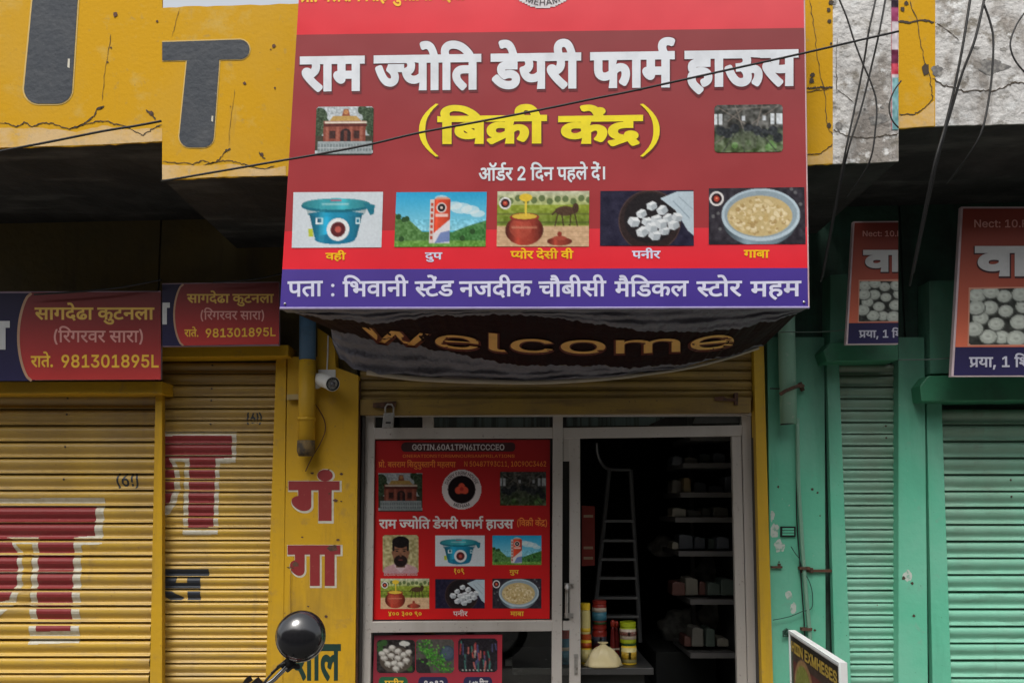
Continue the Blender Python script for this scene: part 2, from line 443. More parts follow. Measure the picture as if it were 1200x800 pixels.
# ------------------------------------------------------------------ lettering
# letter outlines: flat lists (2*x+on_curve, y) per contour; texts: [glyph, pen x]
GLYPHS = [
[[91,53,429,153,320,162,257,194,206,221,158,294,159,358,159,551,1,551,1,622,1167,622,1167,551,959,551,959,0,797,0,797,193,185,-13],[797,551,321,551,321,369,320,328,332,280,358,251,381,240,426,217,525,217,602,217,746,255,797,280]],
[[341,551,341,0,179,0,179,551,1,551,1,622,547,622,547,551],[181,615,138,694,56,785,-44,823,-111,823,-156,823,-224,814,-251,809,-299,882,-222,896,-117,896,-10,896,148,845,274,722,331,615]],
[[255,-6,202,-6,130,30,131,55,130,81,202,117,255,117,304,117,376,81,377,55,376,30,304,-6]],
[[1171,551,965,551,965,0,803,0,803,165,748,147,594,118,483,118,370,118,192,160,92,235,93,286,92,372,334,464,531,464,558,464,638,461,716,457,739,454,727,385,686,389,586,395,537,395,496,395,461,392,731,224,768,238,803,256,803,551,1,551,1,622,1171,622],[255,287,254,235,388,184,485,184,520,184,586,190,617,195,337,370,254,342]],
[[1,551,1,622,1387,622,1387,551,1179,551,1179,0,1017,0,1017,355,1004,356,989,356,940,356,840,332,748,269,713,208,559,232,582,278,623,313,574,331,478,353,419,353,338,353,252,307,253,271,252,233,338,164,502,89,619,40,511,-12,394,38,202,129,90,222,91,275,90,328,188,395,336,426,409,426,496,426,642,397,709,370,824,426,999,426,1008,426,1017,426,1017,551]],
[[791,42,683,-12,564,37,356,137,196,225,151,256,106,287,80,323,81,340,80,359,140,393,209,393,258,393,332,370,363,349,440,369,512,429,513,468,512,491,492,536,479,551,1,551,1,622,849,622,849,551,641,551,672,516,673,458,672,403,584,327,432,274,335,254,424,202,662,91]],
[[341,551,341,0,179,0,179,551,1,551,1,622,547,622,547,551]],
[[1019,551,1019,0,857,0,857,250,415,250,415,213,414,180,356,151,319,151,280,151,196,176,124,215,78,259,79,278,78,296,132,321,201,321,253,321,253,551,1,551,1,622,1225,622,1225,551],[857,551,415,551,415,321,857,321]],
[[179,551,1,551,1,622,161,622,136,644,106,694,107,724,106,802,338,896,533,896,814,896,1250,743,1409,615,1241,615,934,824,567,824,426,824,268,765,269,714,268,684,306,639,331,622,547,622,547,551,341,551,341,0,179,0]],
[[1175,551,1175,0,1013,0,1013,266,954,257,838,251,761,251,676,251,490,266,425,277,384,264,335,253,416,201,638,91,761,42,653,-12,540,37,342,137,190,225,147,256,102,287,80,323,81,340,80,359,140,393,209,393,258,393,332,370,363,350,404,369,434,428,435,458,434,488,416,536,403,551,1,551,1,622,1383,622,1383,551],[739,322,816,322,944,330,1013,339,1013,551,563,551,576,534,596,488,597,458,596,416,558,354,525,333,628,322]],
[[-369,772,-370,796,-304,830,-259,830,-214,830,-150,796,-149,772,-150,748,-214,714,-259,714,-304,714,-370,748]],
[[643,69,714,80,806,116,807,148,806,186,690,229,561,229,422,229,276,172,277,124,276,93,322,35,464,-36,605,-89,497,-142,314,-71,116,53,117,130,116,168,178,227,231,248,192,266,138,318,139,352,138,380,178,420,213,433,258,450,376,465,459,465,723,465,723,551,1,551,1,622,1093,622,1093,551,885,551,885,394,461,394,398,394,346,388,329,381,298,369,299,347,298,327,338,296,367,284,460,300,569,300,706,300,880,258,962,191,963,153,962,95,826,19,697,2]],
[[959,551,959,0,797,0,797,191,738,172,602,146,509,146,428,146,298,173,257,194,206,221,158,294,159,358,159,551,1,551,1,622,1167,622,1167,551],[797,551,321,551,321,369,320,328,332,280,358,251,381,240,426,217,527,217,606,217,746,255,797,280]],
[[-495,-12,-388,11,-271,11,-122,11,44,-66,45,-129,44,-190,-142,-268,-313,-268,-508,-268,-790,-176,-909,-100,-787,-57,-710,-105,-570,-167,-412,-196,-313,-196,-102,-196,-101,-122,-102,-89,-200,-57,-261,-57,-316,-57,-402,-68,-443,-79]],
[[739,322,800,322,900,327,957,332,973,260,922,255,818,251,761,251,676,251,490,266,425,277,384,264,335,253,416,201,638,91,761,42,653,-12,540,37,342,137,190,225,147,256,102,287,80,323,81,340,80,359,140,393,209,393,258,393,332,370,363,350,404,369,434,428,435,458,434,488,416,536,403,551,1,551,1,622,807,622,807,551,563,551,576,534,596,488,597,458,596,416,558,354,525,333,628,322]],
[[963,551,963,0,801,0,801,328,583,328,460,328,338,316,301,299,252,280,253,237,252,188,400,97,543,40,435,-12,342,28,184,108,90,194,91,242,90,277,144,333,187,351,244,376,408,399,545,399,801,399,801,551,1,551,1,622,1169,622,1169,551]],
[[1,622,1139,622,1139,551,933,551,933,0,771,0,771,298,409,298,409,244,408,216,352,188,307,188,258,188,150,230,74,290,75,318,74,341,128,369,197,369,771,369,771,551,1,551]],
[[-369,615,-404,650,-440,714,-439,748,-440,813,-272,896,-121,896,-2,896,158,839,274,718,327,622,547,622,547,551,341,551,341,0,179,0,179,551,1,551,1,622,175,622,118,726,-4,825,-113,825,-194,825,-278,776,-277,733,-278,699,-238,644,-209,615]],
[[1,622,1175,622,1175,551,1,551],[1145,370,871,370,788,370,757,373,828,343,916,263,917,218,916,172,834,110,700,80,621,80,514,80,322,141,146,282,63,401,205,426,296,292,496,153,613,153,676,153,758,187,759,227,758,271,636,349,547,377,605,441,1145,441]],
[[1191,622,1191,551,983,551,983,0,821,0,821,179,764,161,608,132,507,132,326,132,104,253,77,353,200,366,320,413,321,457,320,485,274,533,247,551,1,551,1,622],[259,301,298,252,420,203,519,203,618,203,766,245,821,274,821,551,423,551,480,499,481,445,480,337]],
[[717,222,658,222,542,208,497,197,402,225,274,301,275,352,274,380,314,420,349,433,394,450,518,465,617,465,803,465,803,551,1,551,1,622,1185,622,1185,551,965,551,965,394,597,394,534,394,482,388,465,381,434,369,435,347,434,323,490,290,523,277,614,294,725,294,872,294,1068,219,1069,154,1068,87,872,0,675,0,478,0,168,88,51,158,173,207,286,139,524,74,675,74,906,74,907,152,906,187,808,222]],
[[-337,615,-380,694,-462,785,-562,823,-629,823,-674,823,-742,814,-769,809,-817,882,-740,896,-635,896,-528,896,-370,845,-244,722,-187,615]],
[[921,551,921,349,970,373,1086,399,1157,399,1286,399,1450,316,1451,239,1450,193,1390,89,1321,39,1177,80,1226,112,1290,196,1291,237,1290,284,1210,330,1141,330,1034,330,921,257,921,0,759,0,759,193,710,174,582,146,497,146,416,146,288,175,251,197,200,226,158,297,159,354,159,551,1,551,1,622,1573,622,1573,551],[321,551,321,360,320,305,344,257,377,240,416,217,497,217,578,217,706,251,759,278,759,551]],
[[-379,615,-422,650,-480,726,-479,762,-480,829,-302,896,-169,896,-106,896,2,883,43,872,-1,806,-36,815,-112,827,-155,827,-236,827,-320,782,-319,747,-320,714,-266,651,-215,615]],
[[1,622,1561,622,1561,551,907,551,970,512,971,464,970,374,813,328,834,319,874,299,893,288,954,310,1078,333,1147,333,1276,333,1442,254,1443,185,1442,139,1382,47,1313,0,1169,41,1218,70,1282,141,1283,181,1282,225,1200,264,1131,264,1052,264,969,227,982,211,998,173,999,152,998,102,908,34,752,0,657,0,542,0,336,61,146,199,59,313,201,338,256,260,390,141,548,74,641,74,722,74,828,111,829,160,828,201,738,270,659,301,598,295,529,294,519,364,666,366,808,414,809,463,808,493,748,538,703,551,1,551]],
[[93,53,349,127,240,139,92,220,93,290,92,370,312,464,489,464,534,464,648,457,679,454,667,381,634,385,536,391,499,391,382,391,254,339,255,292,254,239,376,188,457,188,544,188,682,230,743,260,743,551,1,551,1,622,1555,622,1555,551,905,551,905,350,954,373,1068,399,1139,399,1268,399,1432,316,1433,239,1432,193,1372,89,1303,39,1159,80,1208,112,1272,196,1273,237,1272,284,1194,330,1125,330,1070,330,960,293,905,258,905,0,743,0,743,173,726,167,686,153,663,146,187,-12]],
[[1555,551,905,551,905,349,1000,399,1139,399,1268,399,1432,316,1433,239,1432,193,1372,89,1303,39,1159,80,1208,112,1272,196,1273,237,1272,284,1194,330,1125,330,1016,330,905,258,905,0,743,0,743,174,694,154,552,118,453,118,358,118,192,156,92,233,93,290,92,370,312,464,489,464,534,464,648,457,679,454,667,381,634,385,536,391,499,391,382,391,254,339,255,292,254,239,376,188,457,188,544,188,682,230,743,260,743,551,1,551,1,622,1555,622]],
[[85,4,427,81,338,90,186,135,92,213,93,272,92,316,154,379,205,401,270,430,462,456,581,456,591,456,591,551,1,551,1,622,1069,622,1069,551,753,551,753,385,655,385,538,385,396,371,347,355,302,340,252,294,253,262,252,209,410,140,575,140,586,140,610,140,625,141,612,161,613,176,612,211,696,240,747,240,832,240,922,191,923,162,922,130,864,95,821,86,844,62,910,11,961,-24,827,-58,784,-24,708,46,685,73,165,-66]],
[[941,218,940,148,758,80,625,80,452,80,184,208,59,356,201,382,286,276,486,153,611,153,686,153,782,188,783,227,782,264,700,322,637,347,582,342,521,341,511,411,646,413,760,457,761,494,760,530,666,562,605,562,530,562,410,542,343,525,293,594,344,608,498,632,597,632,752,632,918,554,919,495,918,417,785,375,806,365,825,355,900,350,973,350,1036,350,1136,356,1189,363,1189,551,1043,551,1043,622,2077,622,2077,551,1869,551,1869,0,1707,0,1707,551,1351,551,1351,0,1189,0,1189,290,1140,284,1048,279,997,279,962,279,911,282,940,252],[2127,863,2080,763,1866,680,1713,680,1568,680,1352,769,1285,863,1427,887,1478,817,1612,749,1719,749,1832,749,1942,822,1975,889]],
[[173,0,173,62,623,306,696,347,796,409,848,465,849,496,848,531,780,583,666,611,595,611,516,611,402,579,340,523,341,485,177,485,176,544,286,635,476,686,599,686,718,686,904,635,1010,550,1011,497,1010,460,958,391,826,302,707,239,411,81,411,76,1035,76,1035,0]],
[[827,-58,784,-24,708,46,685,73,660,71,604,68,575,68,490,68,320,89,178,136,92,215,93,272,92,316,154,379,205,401,270,430,462,456,581,456,591,456,591,551,1,551,1,622,1069,622,1069,551,753,551,753,385,655,385,538,385,396,371,347,355,302,340,252,294,253,262,252,209,410,140,575,140,586,140,610,140,625,141,612,161,613,176,612,211,696,240,747,240,832,240,922,191,923,162,922,130,864,95,821,86,844,62,910,11,961,-24]],
[[389,622,551,622,551,0,389,0]],
[[1143,551,935,551,935,0,775,0,775,165,722,147,572,118,467,118,358,118,190,160,92,235,93,286,92,372,322,464,511,464,536,464,614,461,688,457,709,454,699,381,660,385,564,391,519,391,394,391,254,337,255,287,254,236,380,188,471,188,574,188,724,233,775,260,775,551,1,551,1,622,1143,622]],
[[321,551,321,369,320,328,332,280,358,251,381,240,426,217,527,217,608,217,750,257,801,282,873,214,792,186,626,146,509,146,428,146,298,173,257,194,206,221,158,294,159,358,159,551,1,551,1,622,645,622,645,551]],
[[417,551,417,234,416,208,366,178,321,178,268,178,158,220,82,280,83,308,82,331,136,359,205,359,255,359,255,551,1,551,1,622,1157,622,1157,551,949,551,949,0,787,0,787,551]],
[[255,-6,202,-6,130,30,131,55,130,81,202,117,255,117,304,117,376,81,377,55,376,30,304,-6],[255,361,202,361,130,397,131,423,130,448,202,484,255,484,304,484,376,448,377,423,376,397,304,361]],
[[349,632,422,632,538,611,583,586,618,567,664,499,665,437,665,321,1067,321,1067,551,805,551,805,622,1435,622,1435,551,1229,551,1229,0,1067,0,1067,250,665,250,665,213,664,180,606,151,567,151,528,151,444,176,372,215,328,259,329,278,328,296,382,321,449,321,507,321,507,426,506,473,486,523,465,538,424,568,339,568,284,568,228,542,229,521,228,493,322,463,437,460,421,389,270,395,92,456,93,520,92,579,244,632]],
[[1039,551,743,551,743,349,633,349,536,349,408,333,363,318,252,280,253,215,252,167,340,104,482,74,567,74,674,74,826,99,911,121,965,47,876,27,678,0,573,0,434,0,216,52,92,150,93,220,92,285,228,374,450,420,577,420,581,420,581,551,1,551,1,622,1039,622]],
[[1307,551,1307,0,1145,0,1145,370,871,370,788,370,757,373,828,343,916,263,917,218,916,172,834,110,700,80,621,80,514,80,322,141,146,282,63,401,205,426,296,292,496,153,613,153,676,153,758,187,759,227,758,271,636,349,547,377,605,441,1145,441,1145,551,1,551,1,622,1515,622,1515,551]],
[[1299,551,1091,551,1091,0,931,0,931,165,878,148,734,118,635,118,480,118,282,204,283,275,282,304,332,355,371,371,77,369,77,441,663,441,698,441,770,440,779,440,765,370,701,370,584,370,442,321,443,274,442,231,558,188,635,188,734,188,876,231,931,260,931,551,1,551,1,622,1299,622]],
[[341,551,341,0,179,0,179,551,1,551,1,622,547,622,547,551],[161,615,106,655,16,692,-70,703,-121,703,-162,703,-246,691,-285,682,-337,751,-292,761,-192,773,-133,773,-44,773,96,730,145,692,153,694,112,746,36,803,-52,827,-113,827,-162,827,-226,819,-253,813,-299,882,-222,896,-117,896,-10,896,148,845,274,722,331,615]],
[[-357,615,-412,655,-502,692,-588,703,-639,703,-680,703,-764,691,-803,682,-855,751,-810,761,-710,773,-651,773,-562,773,-422,730,-373,692,-365,694,-406,746,-482,803,-570,827,-631,827,-680,827,-744,819,-771,813,-817,882,-740,896,-635,896,-528,896,-370,845,-244,722,-187,615]],
[[615,0,458,0,224,55,92,158,93,231,92,301,236,396,472,445,611,446,611,551,1,551,1,622,1155,622,1155,551,771,551,771,375,693,375,564,375,426,358,377,341,316,322,252,262,253,221,252,163,380,89,497,75,466,115,467,157,466,191,532,251,662,288,761,288,858,288,984,251,1046,191,1047,157,1046,87,816,0],[613,140,612,103,647,70,756,71,896,116,897,157,896,187,826,221,771,221,700,221,612,178]],
[[233,276,232,350,292,512,398,662,467,718,625,718,554,647,452,492,398,342,399,276,398,215,446,92,546,-46,625,-127,467,-127,350,-28,232,176]],
[[103,-127,182,-44,282,95,328,218,329,276,328,342,274,492,172,647,103,718,261,718,328,662,436,512,494,349,495,276,494,174,374,-30,261,-127]],
[[603,686,728,686,922,628,1032,527,1033,462,1032,414,950,306,841,226,535,0,349,0,801,330,817,330,798,311,728,280,634,261,581,261,458,261,274,312,172,406,173,469,172,532,284,629,478,686],[603,612,524,612,406,574,336,510,337,469,336,426,406,362,524,326,603,326,680,326,802,361,870,425,871,467,870,509,802,574,682,612]],
[[603,-9,464,-9,256,40,138,125,139,180,138,223,208,296,326,345,403,351,403,355,304,368,188,452,189,506,188,558,294,639,482,686,603,686,722,686,908,639,1016,558,1017,506,1016,452,900,368,803,355,803,351,876,345,996,296,1068,223,1069,180,1068,125,948,40,738,-9],[603,66,692,66,822,95,894,148,895,184,894,222,818,280,686,313,603,313,516,313,384,280,308,222,309,184,308,148,378,95,512,66],[603,385,674,385,784,414,850,465,851,500,850,534,788,584,676,611,603,611,528,611,416,584,354,534,355,500,354,465,416,414,530,385]],
[[205,0,205,73,1041,73,1041,0],[737,677,737,0,567,0,567,597,559,597,231,475,231,568,525,677]],
[[577,-9,454,-9,248,34,122,114,115,171,291,171,296,137,376,90,502,67,579,67,662,67,794,95,870,150,871,191,870,228,802,289,654,327,533,327,421,327,421,396,763,595,763,601,181,601,181,677,991,677,991,613,565,368,565,382,712,390,926,340,1042,247,1043,191,1042,133,922,42,712,-9]],
[[605,-9,452,-9,240,73,128,228,129,338,128,448,242,603,454,686,605,686,752,686,966,603,1078,448,1079,338,1078,228,966,73,754,-9],[605,66,702,66,840,130,912,252,913,338,912,425,840,546,702,611,605,611,504,611,366,546,294,425,295,338,294,252,366,130,504,66]],
[[587,-9,468,-9,278,38,166,119,163,171,329,171,334,141,406,94,518,67,587,67,668,67,796,105,870,172,871,215,870,258,792,327,662,367,577,367,514,367,384,347,345,331,183,341,263,677,975,677,975,601,409,601,363,403,369,403,410,420,538,443,609,443,700,443,858,409,974,348,1038,265,1039,216,1038,151,920,49,718,-9]],
[[165,0,165,677,337,677,337,76,963,76,963,0]],
[[605,-9,478,-9,284,48,172,149,173,215,172,263,256,371,367,451,673,677,859,677,407,346,389,346,406,366,476,397,570,416,625,416,748,416,930,364,1032,271,1033,208,1032,145,920,47,728,-9],[605,65,682,65,800,102,868,167,869,208,868,251,800,315,682,351,605,351,524,351,404,315,336,252,337,210,336,168,404,102,524,65]],
[[187,218,175,677,361,677,349,218],[269,-6,218,-6,146,30,147,55,146,80,218,116,269,116,318,116,390,80,391,55,390,30,318,-6]],
[[245,189,174,189,80,224,81,255,80,284,152,314,209,314,244,314,322,299,383,276,482,292,610,378,611,443,610,499,492,566,399,566,336,566,276,539,277,516,276,501,314,466,428,442,541,440,507,370,318,376,132,459,133,517,132,568,274,632,409,632,502,632,666,589,768,504,769,440,768,371,630,254,509,221,598,182,766,87,829,43,701,-1,598,71,432,164,359,194,304,189],[1183,551,1183,0,1021,0,1021,551,843,551,843,622,1391,622,1391,551]],
[[165,0,165,677,367,677,919,244,940,227,1000,174,1072,108,1109,70,1083,70,1074,109,1068,181,1066,241,1067,262,1067,677,1239,677,1239,0,1033,0,543,385,508,412,440,469,354,546,289,604,321,604,326,553,332,468,336,404,337,386,337,0]],
[[571,-11,424,-11,210,54,94,172,95,250,94,328,208,447,414,514,553,514,632,514,790,487,918,428,994,331,995,260,995,226,207,226,207,295,907,295,831,270,830,320,766,397,644,441,553,441,460,441,328,396,260,324,261,283,261,237,260,181,338,102,478,62,573,62,632,62,730,79,800,114,821,140,979,118,954,80,840,22,674,-11]],
[[557,-11,418,-11,210,54,94,173,95,251,94,330,210,449,418,514,557,514,630,514,762,495,870,459,948,407,969,374,813,351,800,371,754,404,690,428,606,441,557,441,456,441,324,388,260,302,261,251,260,201,324,115,456,62,557,62,608,62,692,76,760,101,804,135,817,156,973,134,952,99,872,46,764,9,632,-11]],
[[545,508,545,438,19,438,19,508],[171,628,335,628,335,132,334,98,390,66,455,66,470,66,518,70,539,72,573,3,546,-2,482,-6,451,-6,318,-6,170,63,171,125]],
[[165,0,165,677,983,677,983,600,337,600,337,369,921,369,921,292,337,292,337,0]],
[[99,-163,179,94,367,94,225,-163]],
[[717,-9,536,-9,264,75,110,231,111,338,110,445,264,601,532,686,707,686,812,686,1000,654,1146,595,1244,514,1263,465,1085,465,1062,497,994,549,898,586,778,606,707,606,588,606,394,544,278,425,279,338,278,252,394,133,592,71,717,71,832,71,1006,119,1102,209,1103,270,1155,265,753,265,753,340,1273,340,1273,266,1272,182,1128,59,878,-9]],
[[91,600,91,677,1113,677,1113,600,689,600,689,0,515,0,515,600]],
[[85,0,85,76,325,76,325,600,85,600,85,677,737,677,737,600,497,600,497,76,737,76,737,0]],
[[49,0,539,677,739,677,1237,0,1055,0,769,401,742,439,672,550,623,636,655,636,604,549,534,436,511,401,231,0],[295,189,295,264,991,264,991,189]],
[[165,0,165,677,627,677,784,677,990,619,1088,522,1089,461,1088,401,990,303,786,245,629,245,301,245,301,321,621,321,726,321,858,357,916,421,917,461,916,501,858,564,726,601,619,601,337,601,337,0]],
[[713,-9,538,-9,266,75,110,231,111,338,110,445,266,601,538,686,713,686,814,686,996,656,1142,598,1238,516,1257,464,1085,464,1070,499,1000,551,900,588,778,606,713,606,590,606,394,544,278,425,279,338,278,252,394,132,590,71,713,71,778,71,900,89,1000,125,1070,178,1085,213,1257,213,1240,161,1142,79,998,21,814,-9]],
[[165,0,165,677,989,677,989,600,337,600,337,380,945,380,945,303,337,303,337,76,997,76,997,0]],
[[713,-9,538,-9,268,75,110,231,111,338,110,445,268,601,538,686,713,686,886,686,1156,601,1312,445,1313,338,1312,231,1156,75,886,-9],[713,71,832,71,1028,132,1144,252,1145,338,1144,425,1028,544,832,606,713,606,590,606,394,544,278,425,279,338,278,252,394,133,590,71]],
[[165,0,165,677,627,677,784,677,990,623,1088,528,1089,468,1088,407,990,315,786,262,629,262,261,262,261,339,621,339,726,339,856,371,916,428,917,468,916,508,856,568,726,601,619,601,337,601,337,0],[941,0,615,305,809,305,1141,0]],
[[597,-12,450,-12,236,35,114,120,107,177,283,177,290,139,378,89,518,65,597,65,688,65,834,95,920,150,921,186,920,218,846,259,724,286,653,296,489,319,326,342,144,428,145,495,144,553,268,638,478,686,609,686,742,686,948,638,1066,557,1071,506,901,506,890,555,724,609,605,609,516,609,384,581,312,531,313,500,312,464,400,421,520,397,571,390,705,371,760,364,890,339,1010,297,1088,232,1089,184,1088,129,972,40,752,-12]],
[[165,0,165,677,409,677,743,250,754,235,784,190,818,137,848,85,861,63,823,63,834,84,866,135,900,188,930,234,943,250,1271,677,1517,677,1517,0,1347,0,1347,386,1346,407,1348,461,1350,520,1354,581,1355,609,1369,609,1350,578,1306,513,1266,453,1230,403,1217,386,915,0,765,0,459,386,446,402,410,451,370,510,326,576,305,609,321,609,322,584,324,525,326,465,328,409,329,386,329,0]],
[[693,-11,534,-11,294,52,164,161,165,230,165,677,337,677,337,237,336,188,422,113,582,69,693,69,804,69,962,113,1048,188,1049,237,1049,677,1221,677,1221,230,1220,161,1090,52,852,-11]],
[[111,138,111,208,649,677,819,677,293,219,293,213,1097,213,1097,138],[749,0,749,158,749,192,749,422,911,422,911,0]],
[[259,0,861,595,861,601,167,601,167,677,1041,677,1041,596,441,0]],
[[551,632,694,632,858,556,859,499,858,460,788,387,624,306,483,256,725,160,804,129,866,69,867,34,866,3,816,-50,773,-79,643,-30,670,-15,700,15,701,34,700,54,666,84,621,103,257,254,265,276,476,344,696,448,697,498,696,530,614,562,553,562,490,562,420,534,421,510,420,488,482,455,561,444,463,386,364,407,268,469,269,517,268,544,326,597,452,632]],
[[551,121,434,121,252,172,150,263,151,321,150,380,252,469,432,520,549,520,666,520,848,469,952,378,953,319,952,261,850,171,668,121],[547,192,652,192,788,266,789,322,788,379,660,449,555,449,450,449,314,375,315,318,314,262,442,192]],
[[143,470,142,515,224,589,376,632,481,632,634,632,814,539,815,465,814,400,672,317,543,307,564,300,610,284,635,274,921,158,992,129,1054,69,1055,34,1054,3,1004,-50,961,-79,833,-30,860,-15,888,15,889,34,888,54,854,84,809,103,333,300,222,346,142,426],[303,464,302,422,398,371,475,371,556,371,652,425,653,467,652,508,558,561,481,561,402,561,302,508]],
[[857,127,856,72,694,-2,555,-2,468,-2,326,31,240,91,241,131,240,158,270,208,358,273,451,320,342,374,212,451,146,509,124,556,125,579,124,591,132,618,139,632,309,617,294,597,295,579,294,556,328,504,438,430,551,375,660,431,772,506,812,556,813,576,812,595,799,617,967,632,980,604,981,579,980,553,954,505,886,449,756,374,655,322,748,273,834,204,856,151],[401,138,400,111,468,69,549,69,616,69,696,107,697,136,696,151,676,185,614,232,549,266,484,233,420,186,400,152]],
[[181,594,230,608,390,632,497,632,656,632,834,559,835,498,834,424,717,384,812,365,900,299,901,257,900,206,774,129,659,108,718,78,836,9,885,-25,755,-67,684,-17,564,61,509,91,450,87,387,87,318,87,222,122,223,152,222,182,294,212,351,212,390,212,480,195,549,167,644,176,734,224,735,260,734,295,628,343,529,346,462,340,387,340,379,411,498,411,626,432,676,470,677,495,676,530,580,562,505,562,436,562,300,542,231,525]],
[[955,33,827,-12,636,132,479,208,426,204,375,204,304,204,208,239,209,270,208,299,280,329,337,329,374,329,450,313,511,291,596,306,720,385,721,442,720,501,590,561,487,561,416,561,296,545,221,526,169,595,242,614,408,632,495,632,604,632,782,590,886,505,887,440,886,370,746,262,633,233,722,189,896,77]],
[[955,-67,920,-38,844,37,772,115,712,185,697,208,664,207,625,207,538,207,374,228,244,278,168,364,169,428,168,474,224,583,287,632,455,611,398,562,328,469,329,417,328,347,468,276,617,276,634,276,653,277,640,300,641,313,640,346,726,377,783,377,862,377,950,328,951,298,950,267,888,230,837,221,860,190,950,96,1052,0,1099,-35]],
[[1025,270,1024,153,824,49,669,49,546,49,352,99,206,218,104,420,77,573,237,588,260,440,358,232,528,123,661,123,782,123,864,205,865,275,864,326,814,414,716,468,645,468,594,468,538,441,539,418,538,400,582,367,698,345,803,342,769,272,570,280,386,362,387,420,386,473,524,539,645,539,760,539,930,469,1024,347]],
[[345,-24,251,43,787,205,787,551,417,551,417,234,416,208,366,178,321,178,268,178,158,220,82,280,83,308,82,331,136,359,205,359,255,359,255,551,1,551,1,622,1157,622,1157,551,949,551,949,0,787,0,787,122]],
[[373,0,65,508,239,508,361,286,386,241,444,126,473,53,445,53,472,123,528,238,555,286,677,508,851,508,971,286,996,239,1050,124,1079,53,1049,53,1078,124,1136,238,1163,286,1287,508,1459,508,1151,0,989,0,857,230,836,265,798,337,762,414,743,453,781,453,762,414,724,337,686,264,667,230,535,0]],
[[373,-4,258,-4,144,58,145,113,145,677,307,677,307,133,306,98,340,69,393,69,418,69,446,71,457,73,491,4,468,1,404,-4]],
[[557,-11,418,-11,210,54,94,173,95,251,94,330,210,449,418,514,557,514,696,514,904,449,1020,330,1021,251,1020,173,904,54,696,-11],[557,62,660,62,792,115,856,201,857,251,856,301,792,388,660,441,557,441,456,441,324,388,260,302,261,251,260,201,324,115,456,62]],
[[145,0,145,508,303,508,305,394,291,394,312,435,402,490,522,517,589,517,698,517,836,449,857,393,835,393,852,431,948,487,1086,517,1167,517,1254,517,1400,479,1486,401,1487,342,1487,0,1323,0,1323,340,1322,395,1198,442,1119,442,1048,442,950,414,896,364,897,331,897,0,733,0,733,348,732,391,620,442,535,442,474,442,370,415,306,360,307,320,307,0]],
[[165,0,165,677,337,677,337,384,1047,384,1047,677,1219,677,1219,0,1047,0,1047,308,337,308,337,0]],
[[53,0,583,378,583,314,83,677,283,677,477,533,520,501,576,458,622,416,653,387,623,387,650,416,696,457,754,501,799,533,997,677,1193,677,693,318,693,381,1217,0,1019,0,783,172,742,200,690,240,644,281,617,309,655,309,626,282,580,242,526,200,487,172,249,0]],
[[587,0,259,0,259,76,575,76,740,76,958,139,1064,257,1065,340,1064,421,958,538,748,600,593,600,253,600,253,677,605,677,802,677,1082,596,1232,445,1233,340,1232,234,1080,82,792,0],[337,677,337,0,165,0,165,677]],
[[545,0,545,277,49,677,249,677,515,458,560,421,630,355,669,304,599,304,636,356,706,423,751,458,1017,677,1217,677,719,277,719,0]],
[[1,622,1127,622,1127,551,907,551,970,512,971,464,970,374,813,328,884,296,998,211,999,152,998,102,908,34,752,0,657,0,542,0,336,61,146,199,59,313,201,338,256,260,390,141,548,74,641,74,722,74,828,111,829,160,828,201,738,270,659,301,598,295,529,294,519,364,666,366,808,414,809,463,808,493,748,538,703,551,1,551]],
[[165,0,165,677,645,677,784,677,970,628,1058,547,1059,497,1058,454,998,397,896,363,839,355,839,349,900,347,1028,307,1112,233,1113,180,1112,129,1018,48,818,0,659,0],[337,76,655,76,812,76,946,137,947,181,946,215,876,272,750,307,663,307,337,307],[337,380,635,380,706,380,824,408,894,460,895,495,894,539,772,600,641,600,337,600]]]
